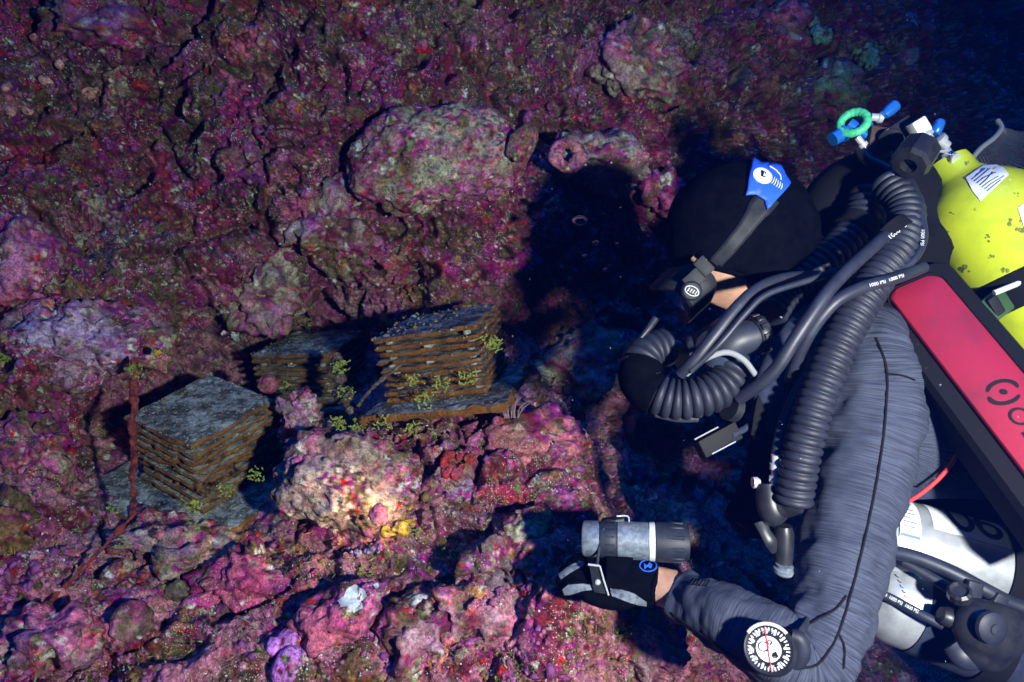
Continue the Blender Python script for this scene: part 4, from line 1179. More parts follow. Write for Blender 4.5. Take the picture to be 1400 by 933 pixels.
mk('second_knurled_ring', lathe(P(996, 556, .96), D(0.7, -0.2, 0.3), [(0, .020), (0.012, .021), (0.014, .018)], 18), M['plastic'], reb)
mk('mouth_flap', tube(cp([(896, 567, .95), (925, 569, .945), (955, 572, .945)]), [.004, .009, .006], 10, flat=0.4), M['hose'], reb)
mk('display_stick', tube(cp([(896, 436, .985), (886, 450, .98), (873, 466, .975)]), [.006, .005, .0026], 10), M['plastic'], reb)

# smooth hoses
def hose(pts, r, name='supply_hose', m='hose', seg=14):
    d = np.mean([p[2] for p in pts])
    return mk(name, tube(cp(pts), px2m(r, d), seg, 10), M[m], reb)
hose([(1246, 288, .975), (1222, 312, .95), (1191, 340, .92), (1150, 378, .895), (1122, 412, .88), (1088, 462, .88), (1056, 510, .895), (1010, 546, .93)], 9)
hose([(1262, 366, .93), (1226, 380, .90), (1180, 393, .885), (1142, 413, .88), (1112, 448, .89), (1092, 485, .91), (1080, 520, .94)], 8.5)
hose([(1120, 378, .985), (1074, 381, .955), (1038, 394, .93), (1008, 420, .915), (976, 460, .91), (950, 492, .915), (930, 512, .93)], 8.5)
hose([(1180, 350, .95), (1152, 366, .935), (1110, 382, .92), (1050, 402, .905), (1020, 428, .90), (984, 470, .90), (944, 508, .915)], 4.4)
hose([(938, 512, .925), (954, 498, .915), (970, 488, .908), (994, 482, .905), (1016, 492, .905), (1033, 513, .915)], 4.2, 'bungee_loop', 'net')
hE = hose([(1222, 228, 1.0), (1238, 262, .97), (1258, 296, .945), (1263, 326, .93), (1252, 352, .92), (1232, 368, .915), (1196, 384, .90)], 5.2)
hose([(1236, 236, 1.0), (1250, 262, .97), (1256, 284, .955), (1240, 306, .94), (1214, 326, .935), (1190, 340, .93)], 6.5)
hose([(1128, 440, .94), (1096, 520, .925), (1072, 575, .92), (1063, 612, .915), (1060, 634, .912)], 7.5)
hose([(1090, 480, .95), (1066, 520, .955), (1040, 560, .97), (1034, 600, .985)], 5)
# print running along two hoses
def hose_print(s, pts, size, lift):
    C2 = spline(cp(pts), 16); L = np.r_[0, np.cumsum(np.linalg.norm(np.diff(C2, axis=0), axis=1))]
    V_, F_ = text_mesh(s, size); V_ = V_.copy(); V_[:, 0] -= V_[:, 0].min()
    k = L[-1] / V_[:, 0].max(); out = []
    for v in V_:
        t = v[0] * min(k, 1.3) ; c = np.array([np.interp(t, L, C2[:, j]) for j in range(3)])
        c2 = np.array([np.interp(t + .002, L, C2[:, j]) for j in range(3)]) - np.array([np.interp(t - .002, L, C2[:, j]) for j in range(3)])
        c2 /= np.linalg.norm(c2) + 1e-9; vw = np.array(CAM) - c; vw -= c2 * vw.dot(c2); vw /= np.linalg.norm(vw); sd = np.cross(vw, c2)
        out.append(tuple(c + vw * lift + sd * v[1]))
    mk('hose_print', (out, F_), M['white'], reb, smooth=False)
hose_print('1000 PSI', [(1212, 328, .933), (1226, 317, .937), (1244, 302, .943)], 0.0085, 0.0078)
hose_print('1000 PSI  1000 PSI', [(1182, 392, .884), (1206, 386, .892), (1228, 379, .901)], 0.0062, 0.0092)
hose_print('1000 PSI', [(1262, 318, .932), (1259, 342, .923), (1244, 361, .918)], 0.006, 0.0062)

# harness, counterlung, inflator
mk('counterlung', tube(cp([(1118, 430, 1.02), (1098, 475, .985), (1076, 530, .975), (1056, 590, .985)]), [.026, .044, .050, .034], 20, flat=0.55), M['navy'], reb)
mk('harness_strap', tube(cp([(1050, 520, .965), (1042, 560, .962), (1036, 596, .965)]), [.010, .010, .010], 8, flat=0.25), M['webbing'], reb)
mk('harness_strap', tube(cp([(1240, 668, 1.0), (1300, 664, .985), (1370, 668, .97), (1460, 690, .95)]), [.018, .020, .020, .020], 10, flat=0.3), M['navy'], reb)
inf = mk('inflator', tube(cp([(1050, 662, .925), (1052, 688, .92), (1058, 702, .92), (1064, 712, .92)]), [.015, .018, .019, .014], 18), M['plastic'], reb)
mk('inflator_fitting', lathe(P(1061, 622, .908), (P(1060, 668, .915) - P(1061, 622, .908)), [(0, .0062), (.012, .0062), (.012, .008), (.020, .008), (.020, .006), (.030, .006), (.030, .0085), (.040, .0085), (.044, .006)], 16), M['chrome'], inf)
mk('inflator_fitting', lathe(P(1029, 660, .93), D(1, 0, 0), [(0, .008), (.006, .008), (.010, .005)], 14), M['chrome'], inf)
mk('inflator_elbow', tube(cp([(1058, 694, .918), (1074, 690, .912), (1084, 684, .905)]), [.016, .018, .020], 18), M['plastic'], inf)
mk('inflator_lever', tube(cp([(1040, 714, .925), (1046, 728, .918), (1054, 742, .915), (1058, 756, .918)]), [.010, .008, .009, .004], 10, flat=0.4), M['plastic'], inf)
mk('inflator_button', lathe(P(1068, 738, .925), D(-0.1, 0.9, -0.2), [(0, .007), (.008, .007), (.010, .004)], 14), M['blue_metal'], inf)
mk('inflator_cap', lathe(P(1071, 784, .925), D(0.05, 1, -0.25), [(0, .012), (.003, .0145), (.008, .0145), (.010, .012), (.014, .012)], 22), M['torch_metal'], inf)
mk('inflator_barrel', lathe(P(1071, 776, .93), D(-0.02, 1, -0.1), [(0, .0125), (.05, .0135), (.06, .010)], 18), M['plastic'], inf)
hs_ = mk('handset', box(P(981, 602, .975), D(0.028, 0.014, 0.004), D(-0.006, 0.012, 0), D(0.002, 0.002, -0.010), 0.002), M['ink'], reb)
for q in ((-0.021, 0.005), (0.004, -0.016)):
    mk('handset_trim', tube([P(981, 602, .962) + D(q[0] - 0.012, q[1] - 0.004, 0), P(981, 602, .962) + D(q[0] + 0.022, q[1] + 0.014, 0)], 0.0010, 6), M['chrome'], hs_)
mk('handset_cord', tube(cp([(1000, 596, .97), (1024, 582, .98), (1040, 560, .99)]), 0.005, 10), M['navy'], hs_)
# valve block behind the head
def cyl(px, py, d, ax, prof, m, name, seg=20): return mk(name, lathe(P(px, py, d), ax, prof, seg), M[m], reb)
cyl(1138, 191, 1.06, D(0.85, 0.5, 0.1), [(0, .011), (.014, .0115), (.014, .009), (.018, .009), (.018, .014), (.022, .014), (.024, .008)], 'blue_metal', 'valve_cap')
kn = mk('valve_knob', rings(np.array([tuple(P(1167, 168, 1.05) + (D(-0.75, 0.1, 0.65) * math.cos(t) + D(0.25, 0.92, 0.2)* math.sin(t)) * 0.0195) for t in np.linspace(0, 2 * math.pi, 61)]), 0.0066 + 0.00025 * np.sin(np.linspace(0, 2 * math.pi, 61) * 15), 12)[0], M['green'], reb)
mk('knob_hub', lathe(P(1160, 170, 1.055), D(0.8, -0.62, -0.2), [(0, .010), (.016, .010), (.016, .0075), (.040, .0075), (.042, .005)], 18), M['blue_metal'], kn)
cyl(1178, 158, 1.06, D(0.4, -0.9, 0), [(0, .008), (.006, .010), (.02, .010), (.026, .007)], 'blue_metal', 'port_plug')
cyl(1190, 160, 1.05, D(0.9, -0.1, 0), [(0, .006), (.010, .006), (.012, .008), (.018, .008)], 'chrome', 'port_fitting')
cyl(1208, 158, 1.04, D(0.75, 0.65, 0), [(0, .007), (.010, .0095), (.024, .0095), (.027, .007)], 'blue_metal', 'port_plug')
cyl(1205, 178, 1.04, D(0.28, -0.95, -0.1), [(0, .004), (.010, .0045), (.032, .0045), (.034, .006), (.040, .006)], 'blue_metal', 'valve_stem')
mk('valve_body', box(P(1199, 196, 1.05), D(0.020, -0.004, 0), D(0.003, 0.020, 0), D(0, 0, 0.018), 0.004), M['brown'], reb)
mk('valve_body', box(P(1228, 186, 1.04), D(0.012, -0.016, 0), D(0.020, 0.014, 0), D(0, 0, 0.016), 0.005), M['plastic'], reb)
cyl(1219, 190, 1.02, D(-0.5, -0.5, -0.6), [(0, .016), (.006, .0175), (.008, .0175), (.009, .012)], 'plastic', 'valve_face')
mk('valve_elbow', tube(cp([(1176, 204, 1.05), (1186, 218, 1.04), (1206, 228, 1.03), (1222, 236, 1.02)]), .010, 14), M['plastic'], reb)
cyl(1172, 188, 1.04, D(0.6, -0.75, 0), [(0, .005), (.012, .005), (.012, .007), (.018, .007), (.018, .004), (.034, .004)], 'chrome', 'valve_fitting')
mk('highlight_block', box(P(1256, 175, 1.0), D(0.006, -0.010, 0), D(0.010, 0.006, 0), D(0, 0, 0.010), 0.003), M['bezel'], reb)  # pale block stands in for a white-hot highlight among the valves
cyl(1262, 182, 1.0, D(0.55, -0.8, -0.1), [(0, .010), (.004, .012), (.008, .012), (.010, .008), (.016, .008)], 'chrome', 'connector_nut', 8)
cyl(1286, 165, 1.0, D(-0.4, -0.9, 0), [(0, .006), (.004, .008), (.018, .008), (.022, .005)], 'blue_metal', 'gauge_plug')
gn = mk('grip_knob', lathe(P(1262, 198, .965), D(-0.62, -0.72, -0.3), [(0, .020), (.006, .0265), (.040, .0275), (.047, .024), (.048, .012), (.036, .010)], 9), M['plastic'], reb, smooth=False)
cyl(1218, 234, .99, D(0.6, -0.75, -0.1), [(0, .0055), (.010, .0055), (.010, .0075), (.022, .0075), (.022, .0055), (.032, .0055)], 'chrome', 'hose_end')
cyl(1240, 250, .98, D(0.3, -0.95, -0.1), [(0, .005), (.012, .005), (.012, .0065), (.020, .0065)], 'chrome', 'hose_end')
mk('case_head', tube(cp([(1118, 318, 1.17), (1140, 282, 1.15), (1182, 256, 1.13), (1232, 262, 1.11), (1262, 320, 1.07), (1268, 350, 1.03)]), [.035, .055, .060, .062, .050, .036], 20), M['webbing'], reb)  # black mass enlarged so its shadow darkens the wall beside the hood

# ------------------------------------------------------------------ cylinders
TA, TB = P(1300, 230, 1.07), P(1362, 321, 1.03)
TX = (TB - TA).normalized()
tr = px2m(76, 1.03)
ytank = thing('gas_cylinder', P(1460, 470, 0.8), 'bright yellow gas cylinder with worn paint behind the red panel', 'cylinder')
yb = mk('cylinder_body', lathe(TA, TX, [(-0.012, .012), (-0.012, tr * 0.36), (0.0, tr * 0.385), (0.016, tr * 0.40), (0.030, tr * 0.52), (0.045, tr * 0.72), (0.062, tr * 0.87), (0.085, tr * 0.97), (0.11, tr), (0.46, tr), (0.475, tr * 0.95), (0.482, tr * 0.8), (0.482, 0)], 56), M['yellow'], ytank)
YB = bvh_of(yb)
mk('neck_ring', lathe(TA - TX * 0.022, TX, [(0, .016), (.012, .020), (.014, .014)], 24), M['chrome'], ytank)
vv_ = mk('valve', lathe(TA - TX * 0.060, TX, [(0, .008), (.008, .012), (.024, .012), (.026, .015), (.044, .015)], 18), M['chrome'], ytank)
mk('valve_port', lathe(P(1294, 200, 1.06), D(-0.7, 0.5, -0.2), [(0, .008), (.012, .008), (.012, .011), (.020, .011), (.022, .006)], 14), M['chrome'], vv_)
mk('valve_port', lathe(P(1292, 214, 1.055), D(0.3, -0.4, -0.8), [(0, .006), (.012, .006), (.016, .009), (.020, .009)], 14), M['chrome'], vv_)
st1 = mk('sticker', decal(YB, [(1321, 244), (1352, 222), (1372, 231), (1379, 240), (1341, 276), (1330, 262)], 0.0010, 0.0006, 3), M['sticker'], ytank)
for i in range(7):
    x0, y0 = 1329 + i * 3.4, 247 + i * 2.6
    drawn([(x0, y0), (x0 + 9, y0 - 7.5), (x0 + 18 + (i % 3) * 4, y0 - 15 - (i % 2) * 3)], 0.0005, 'ink', 'sticker_print', st1, YB, 0.0022)
mk('sticker', decal(YB, [(1391, 285), (1405, 275), (1412, 312), (1401, 316)], 0.0010, 0.0006, 2), M['sticker'], ytank)
for poly in ([(1317, 226), (1321, 220), (1326, 224), (1321, 230)], [(1386, 266), (1392, 263), (1393, 270), (1387, 271)], [(1377, 322), (1390, 303), (1398, 298), (1396, 312), (1385, 322)], [(1344, 325), (1354, 320), (1352, 330), (1345, 331)], [(1350, 352), (1358, 346), (1359, 356), (1352, 361)], [(1312, 355), (1320, 363), (1328, 374), (1318, 368)], [(1300, 290), (1302, 286), (1305, 293), (1302, 298)], [(1366, 374), (1378, 362), (1372, 378)], [(1332, 286), (1336, 284), (1335, 290)], [(1292, 318), (1296, 316), (1297, 324)]):
    r_ = random.Random(int(poly[0][0])); cxm = sum(q[0] for q in poly) / len(poly); cym = sum(q[1] for q in poly) / len(poly)
    sp2 = max(q[0] for q in poly) - min(q[0] for q in poly)
    for q in range(5):                     # a chip is a little group of flakes
        ox, oy, rr_ = cxm + r_.uniform(-.5, .5) * sp2, cym + r_.uniform(-.5, .5) * sp2, r_.uniform(.10, .26) * sp2
        mk('paint_chip', decal(YB, [(ox + rr_ * r_.uniform(.5, 1.2) * math.cos(t), oy + rr_ * r_.uniform(.5, 1.2) * math.sin(t)) for t in np.linspace(0, 2 * math.pi, 9, endpoint=False)], 0.0005, 0.0004, 0), M['chip'], ytank)
sb = TA + TX * 0.225
mk('strap', lathe(sb, TX, [(-.024, tr + .0005), (-.024, tr + .004), (.024, tr + .004), (.024, tr + .0005)], 48), M['webbing'], ytank)
bk_ = hit(YB, 1372, 412, 0.008)
bs = CA.cross(CN)
bo = mk('buckle', box(bk_, TX * 0.018, D(0.80, 0.55, 0.1) * 0.030, -FWD * 0.007 + D(-0.003, 0, 0), 0.004), M['green_strap'], ytank)
mk('buckle_bar', tube([bk_ + D(-0.018, 0.012, -0.012), bk_ + D(0.030, 0.032, -0.016)], 0.004, 10), M['bezel'], bo)
mk('buckle_slot', box(bk_ + D(-0.014, -0.006, -0.010), D(0.007, -0.012, 0), D(0.006, 0.005, 0), D(0, 0, -0.003), 0.002), M['ink'], bo)

def stage(label, a, b, r, sleeve_from=None):
    A_, B_ = P(*a), P(*b); X = (B_ - A_).normalized(); L = (B_ - A_).length
    t = thing('stage_cylinder', A_ + X * L * 0.5 - Vector((0, 0, r)), label, 'cylinder')
    prof = [(0, 0.01), (0.003, r * 0.4), (0.012, r * 0.72), (0.028, r * 0.93), (0.05, r), (L, r), (L + 0.03, r * 0.85), (L + 0.06, r * 0.4), (L + 0.07, 0.012)]
    o = mk('cylinder_body', lathe(A_, X, prof, 56), M['alu'], t)
    return t, o, A_, X
s1, s1b, sA, sX = stage('silver cylinder under the arm with a white numbered band', (1165, 725, 1.02), (1460, 806, 0.97), px2m(60, 0.99))
S1 = bvh_of(s1b)
def around(o, A_, X, r, a0, a1, th0, th1, lift, n=24, m_=2):
    """sheet wrapped on a cylinder; angle 0 faces the lens, positive turns up"""
    v0 = (CAM - (A_ + X * (a0 + a1) / 2)); v0 = (v0 - X * v0.dot(X)).normalized(); u0 = v0.cross(X)
    if u0.dot(UP) < 0: u0 = -u0
    def pt(a, th): return A_ + X * a + (v0 * math.cos(th) + u0 * math.sin(th)) * (r + lift)
    V = [tuple(pt(a, th)) for a in np.linspace(a0, a1, m_) for th in np.linspace(th0, th1, n)]
    Fc = [[i * n + j, i * n + j + 1, (i + 1) * n + j + 1, (i + 1) * n + j] for i in range(m_ - 1) for j in range(n - 1)]
    return (V, Fc), pt
r1 = px2m(60, 0.99)
def along(px, py): # distance along cylinder 1 under a pixel
    h_ = hit(S1, px, py, 0); return (h_ - sA).dot(sX)
a_l, a_r = along(1277, 730), along(1383, 757)
bandvf, pt = around(s1b, sA, sX, r1, a_l, a_r, 0.52, 1.9, 0.0008)
bnd = mk('number_band', bandvf, M['white'], s1)
for ch, ac in (('0', a_l + (a_r - a_l) * 0.42), ('6', a_l + (a_r - a_l) * 0.78)):
    V_, F_ = text_mesh(ch, 0.088)
    bm = bmesh.new(); vs = [bm.verts.new(v) for v in V_]
    for f in F_:
        try: bm.faces.new([vs[i] for i in f])
        except ValueError: pass
    bmesh.ops.subdivide_edges(bm, edges=[e for e in bm.edges if e.calc_length() > 0.006], cuts=3)
    bmesh.ops.triangulate(bm, faces=bm.faces); bm.verts.index_update()
    out = [tuple(pt(ac + v.co.x * 0.95, 1.12 + v.co.y / r1)) for v in bm.verts]
    out = [tuple(Vector(o_) + (Vector(o_) - (sA + sX * (Vector(o_) - sA).dot(sX))).normalized() * 0.0010) for o_ in out]
    mk('numeral', (out, [[v.index for v in f.verts] for f in bm.faces]), M['ink'], bnd, smooth=False); bm.free()
a_s0, a_s1 = along(1229, 730), along(1259, 735)
lv, pt2 = around(s1b, sA, sX, r1, a_s0, a_s1, 0.15, 1.35, 0.0009)
lab = mk('label', lv, M['white'], s1)
for i in range(9):
    th = 0.30 + i * 0.11
    n_ = 5
    q_ = [pt2(a_s0 + (a_s1 - a_s0) * (0.15 + (0.6 if i % 3 else 0.35) * k / n_), th) for k in range(n_ + 1)]
    mk('label_print', rings(np.array([tuple(x + (x - (sA + sX * (x - sA).dot(sX))).normalized() * 0.0004) for x in q_]), 0.0006, 4)[0], M['ink'], lab)
lv2, _ = around(s1b, sA, sX, r1 + .0005, a_s0 + .001, a_s1 - .001, 0.17, 0.24, 0.0009)
mk('label_print', lv2, M['sticker_blue'], lab)
gv, _ = around(s1b, sA, sX, r1, a_r + 0.004, a_r + 0.022, -1.5, 2.0, 0.003)
mk('strap', lathe(sA + sX * (a_r + 0.004), sX, [(0, r1 + .0005), (0, r1 + .004), (.024, r1 + .004), (.024, r1 + .0005)], 44), M['webbing'], s1)

r2 = px2m(60, 0.98)
s2, s2b, qA, qX = stage('lower silver cylinder half covered by a dark sleeve, below the numbered one', (1172, 800, 1.0), (1450, 908, 0.94), r2)
S2 = bvh_of(s2b)
def along2(px, py): h_ = hit(S2, px, py, 0); return (h_ - qA).dot(qX)
as_ = along2(1272, 838)
mk('dark_sleeve', lathe(qA + qX * as_, qX, [(0, r2 + .0004), (0, r2 + .0025), (.26, r2 + .0025), (.26, r2 + .0004)], 48), M['navy'], s2)
mk('strap', lathe(qA + qX * (as_ + 0.085), qX, [(0, r2 + .003), (0, r2 + .006), (.03, r2 + .006), (.03, r2 + .003)], 44), M['webbing'], s2)
for k in range(5):
    drawn([(1224 + 3 * k, 786 + 7 * k), (1226 + 3 * k, 789 + 7 * k), (1229 + 3 * k, 790 + 7 * k)], 0.0006, 'ink', 'stamp', s2, S2, 0.0008)

# ------------------------------------------------------------------ regulator clipped across the cylinders
reg = thing('regulator', P(1345, 880, .87), 'black regulator with hoses lying across the two silver cylinders', 'regulator')
rb = [tube(cp([(1310, 838, .885), (1330, 850, .872), (1352, 862, .868), (1376, 862, .875), (1392, 850, .885)]), [.022, .034, .038, .034, .022], 24, flat=0.8),
      tube(cp([(1318, 870, .875), (1332, 885, .872), (1352, 896, .875), (1372, 892, .88)]), [.016, .022, .022, .014], 18)]
rbody = mk('regulator_body', remesh(join(*rb), 0.004, 4), M['plastic'], reg)
mk('purge_cover', lathe(P(1354, 858, .842), D(0.10, 0.05, -1), [(0, .021), (.005, .020), (.008, .015), (.0082, .007), (.010, .007), (.0105, 0)], 26), M['rubber'], rbody)
mk('adjust_knob', lathe(P(1312, 818, .875), D(-0.35, 0.75, -0.5), [(0, .012), (.004, .0145), (.016, .0145), (.019, .011), (.015, .008)], 12), M['plastic'], rbody, smooth=False)
mk('swivel', lathe(P(1286, 840, .885), D(0.85, -0.35, -0.1), [(0, .010), (.006, .013), (.012, .013), (.012, .010), (.022, .010), (.024, .012), (.030, .012)], 18), M['plastic'], rbody)
mk('mouthpiece', tube(cp([(1302, 880, .88), (1318, 896, .872), (1340, 902, .872)]), [.014, .018, .013], 16, flat=0.7), M['hose'], rbody)
mk('exhaust_fin', box(P(1330, 806, .885), D(.010, -.003, 0), D(.002, .011, 0), D(0, 0, .006), .003), M['rubber'], rbody)
mk('exhaust_fin', box(P(1364, 822, .880), D(.008, -.004, 0), D(.006, .009, 0), D(0, 0, .006), .003), M['rubber'], rbody)
mk('regulator_hose', tube(cp([(1205, 752, .945), (1250, 762, .925), (1300, 782, .905), (1345, 806, .89), (1385, 826, .885), (1430, 838, .88)]), px2m(10, .9), 14, 8), M['hose'], reg)
mk('regulator_hose', tube(cp([(1192, 806, .94), (1225, 822, .925), (1258, 840, .905), (1290, 856, .89)]), px2m(6.5, .91), 12, 8), M['hose'], reg)
mk('regulator_hose', tube(cp([(1235, 768, .935), (1290, 800, .905), (1330, 828, .885), (1352, 846, .875)]), px2m(7, .9), 12, 8), M['rubber'], reg)
C2 = cp([(1196, 807, .93), (1225, 821, .917), (1256, 838, .90)])
V_, F_ = text_mesh('1000 PSI  1000 PSI  1000 PSI', 0.0068)
d_ = (C2[2] - C2[0]).normalized(); vw = (CAM - C2[1]); vw = (vw - d_ * vw.dot(d_)).normalized(); sd = vw.cross(d_)
kx_ = (C2[2] - C2[0]).length / np.ptp(V_[:, 0])
mk('hose_print', ([tuple(C2[1] + d_ * v[0] * kx_ + sd * v[1] + vw * 0.0015) for v in V_], F_), M['white'], reg, smooth=False)

# ------------------------------------------------------------------ red cord
tag(mk('cord', tube(cp([(1226, 694, .965), (1252, 680, .955), (1282, 656, .945), (1306, 626, .94), (1318, 596, .95), (1326, 570, .965)]), 0.0030, 10, 10), M['cord']), 'thin red cord running from under the case to the arm', 'cord')

# ------------------------------------------------------------------ dive torch on its hand mount
def cph(l): return [PH(*p) for p in l]
torch = thing('dive_torch', PH(868, 770, .925), 'scuffed silver dive torch strapped on the gloved hand', 'torch')
LA, LB = PH(797, 736, .935), PH(945, 743, .905)
LX = (LB - LA).normalized(); LL = (LB - LA).length
def lp(px): return (px - 797) / 148 * LL
rt = pxh(24.5, .92)
def tl(name, prof, m, seg=36, parent=torch, smooth=True): return mk(name, lathe(LA, LX, prof, seg), M[m], parent, smooth=smooth)
tl('torch_head', [(.002, rt * .80), (0, rt * .92), (.003, rt), (lp(819), rt), (lp(819), rt * .96), (lp(822), rt * .96)], 'torch_metal')
tl('clamp_band', [(lp(822), rt * .9), (lp(822), rt * 1.04), (lp(830), rt * 1.08), (lp(842), rt * 1.08), (lp(845), rt * 1.0), (lp(845), rt * .9)], 'rubber')
tl('torch_body', [(lp(845), rt * .95), (lp(846), rt * 1.03), (lp(887), rt * 1.03), (lp(888), rt * .98)], 'torch_metal')
tl('body_ring', [(lp(888), rt * 1.0), (lp(889), rt * 1.05), (lp(896), rt * 1.06), (lp(897), rt * .95)], 'bezel')
cap_prof = [(lp(897), rt * .95), (lp(898), rt * 1.08), (lp(915), rt * 1.08), (lp(934), rt * .98), (lp(942), rt * .86), (lp(943), rt * .5), (lp(936), rt * .45), (lp(936), 0)]
capo = tl('switch_cap', cap_prof, 'rubber', 40)
e1 = LX.orthogonal().normalized(); e2 = LX.cross(e1)
for k in range(10):
    t = k * math.pi / 5 + 0.2
    rd = e1 * math.cos(t) + e2 * math.sin(t)
    mk('grip_rib', box(LA + LX * lp(923) + rd * rt * 0.99, LX * lp(809), (LX.cross(rd)) * 0.0028, rd * 0.0028, 0.0012, 1), M['rubber'], capo)
for k in range(16):
    t = k * math.pi / 8
    rd = e1 * math.cos(t) + e2 * math.sin(t)
    mk('band_ridge', box(LA + LX * lp(836) + rd * rt * 1.08, LX * 0.0065, LX.cross(rd) * 0.0011, rd * 0.0009), M['plastic'], torch, smooth=False)
glow = bpy.data.materials.new('torch_lens_lit'); glow.use_nodes = True
gb = glow.node_tree.nodes['Principled BSDF']; gb.inputs['Base Color'].default_value = (1, .8, .5, 1); gb.inputs['Emission Color'].default_value = (1, .72, .35, 1); gb.inputs['Emission Strength'].default_value = 3.0
mk('lens', lathe(LA + LX * 0.003, LX, [(0, 0), (0, rt * .8), (.002, rt * .8)], 28), glow, torch)
tb = lamp('torch_beam', 'SPOT', LA - LX * 0.004, P(530, 712, 1.24), 34.0, (1.0, 0.60, 0.25))
tb.spot_size = math.radians(24); tb.spot_blend = 0.9; tb.shadow_soft_size = 0.008
bpy.data.objects['torch_beam'].parent = torch
bpy.data.objects['torch_beam'].location = (LA - LX * 0.004) - ORG[torch.name]
# hand mount: black plate with bright bent edges
def plate(poly, d0, m, name, th=0.003):
    pts = [PH(x, y, d_) for x, y, d_ in poly]
    n_ = len(pts); V = [tuple(p) for p in pts] + [tuple(p + FWD * th) for p in pts]
    Fc = [list(range(n_)), list(range(2 * n_ - 1, n_ - 1, -1))] + [[i, (i + 1) % n_, n_ + (i + 1) % n_, n_ + i] for i in range(n_)]
    return mk(name, flip_out((V, Fc)), M[m], torch, smooth=False)
hp = plate([(806, 773, .885), (820, 774, .882), (833, 813, .882), (812, 810, .886)], 0, 'plastic', 'hand_plate')
mk('plate_edge', tube(cph([(804, 772, .882), (820, 774, .879)]), .0016, 8, 2), M['chrome'], hp)
mk('plate_edge', tube(cph([(820, 774, .879), (825, 792, .879), (832, 814, .879)]), .0014, 8, 4), M['chrome'], hp)
mk('plate_screw', lathe(PH(817, 796, .884), -FWD, [(0, .0042), (.002, .0042), (.004, .002), (.004, 0)], 14), M['chrome'], hp)
plate([(830, 762, .90), (866, 764, .895), (852, 790, .895), (829, 795, .898)], 0, 'neoprene', 'hand_pad', .006)
mk('mount_wire', tube(cph([(825, 722, .91), (820, 745, .905), (816, 775, .895)]), .0022, 8), M['rubber'], torch)
mk('mount_clip', tube(cph([(843, 706, .93), (858, 706, .93), (860, 714, .925)]), .0013, 8, 3), M['chrome'], torch)
mk('mount_bracket', box(PH(838, 714, .935), D(.016, .002, 0), D(0, .006, 0), D(0, 0, .012), .002), M['rubber'], torch)

# ------------------------------------------------------------------ compass on the forearm
cn_ = (CAM - P(1052, 888, .81)).normalized() + D(-0.22, 0.05, 0); cn_.normalize()
cc = P(1052, 888, .822)
cx_ = D(1, 0, 0); cx_ = (cx_ - cn_ * cx_.dot(cn_)).normalized(); cy_ = cn_.cross(cx_)
cr = px2m(33, .81)
comp = thing('wrist_compass', cc, 'round compass with white dial strapped near the elbow', 'compass')
mk('housing', lathe(cc - cn_ * .012, cn_, [(0, cr * .9), (.004, cr * 1.06), (.014, cr * 1.06), (.018, cr * .98), (.017, cr * .90)], 40), M['plastic'], comp)
dl = mk('dial', lathe(cc + cn_ * .0045, cn_, [(-.004, cr * .9), (0, cr * .9), (0, 0)], 40), M['ink'], comp, smooth=False)
def on_dial(x, y, h=.0058): return tuple(cc + cx_ * x * cr + cy_ * y * cr + cn_ * h)
def dial_poly(pts, h, m, name): return mk(name, ([on_dial(x, y, h) for x, y in pts], [list(range(len(pts)))]), M[m], dl, smooth=False)
for k in range(36):
    t = k * math.pi / 18; ca, sa = math.cos(t), math.sin(t)
    r0, r1_ = (0.60, 0.84) if k % 3 == 0 else (0.70, 0.84)
    wd_ = 0.035 if k % 3 == 0 else 0.022
    dial_poly([(r0 * ca - wd_ * sa, r0 * sa + wd_ * ca), (r0 * ca + wd_ * sa, r0 * sa - wd_ * ca), (r1_ * ca + wd_ * sa, r1_ * sa - wd_ * ca), (r1_ * ca - wd_ * sa, r1_ * sa + wd_ * ca)], .0052, 'dial', 'tick')
for k, s_ in enumerate(('N', '33', '30', 'W', '24', '21', 'S', '15', '12', 'E', '6', '3')):
    t = math.pi / 2 + k * math.pi / 6 - 0.5
    V_, F_ = text_mesh(s_, 0.26)
    ca, sa = math.cos(t - math.pi / 2), math.sin(t - math.pi / 2)
    mk('numeral', ([on_dial(0.70 * math.cos(t) + v[0] * ca - v[1] * sa, 0.70 * math.sin(t) + v[0] * sa + v[1] * ca, .0064) for v in V_], F_), M['white'], dl, smooth=False)
mk('card', lathe(cc + cn_ * .0046, cn_, [(0, cr * .50), (.0015, cr * .50), (.0018, 0)], 30), M['dial'], dl, smooth=False)
for (x, y, w_) in ((-.18, .1, .20), (.22, -.25, .10), (.1, .25, .08)):
    mk('card_mark', rings(np.array([on_dial(x + w_ * math.cos(t), y + w_ * 0.9 * math.sin(t), .0068) for t in np.linspace(0, 2 * math.pi, 18)]), .0007, 5)[0], M['ink'], dl)
dial_poly([(.10, -.30), (.36, -.30), (.30, -.10), (.16, -.14)], .0068, 'ink', 'card_mark')
dial_poly([(-.02, -.86), (.02, -.86), (.02, .86), (-.02, .86)], .0076, 'needle', 'lubber_line')
mk('bezel_ring', rings(np.array([on_dial(.99 * math.cos(t), .99 * math.sin(t), .006) for t in np.linspace(0.6, 2.4, 24)]), .0022, 8)[0], M['bezel'], comp)
mk('strap_lug', tube(cp([(1080, 868, .823), (1092, 874, .822), (1096, 890, .824), (1090, 906, .828), (1076, 912, .832)]), [.007, .010, .011, .010, .007], 14), M['rubber'], comp)
sd_ = tube(cp([(1092, 868, .825), (1104, 850, .85), (1100, 838, .88)]), [.006, .006, .006], 10, flat=0.5)
mk('strap', sd_, M['rubber'], comp)
mk('strap', tube(cp([(1092, 908, .828), (1096, 925, .84), (1090, 945, .87)]), [.006, .006, .006], 10, flat=0.5), M['rubber'], comp)

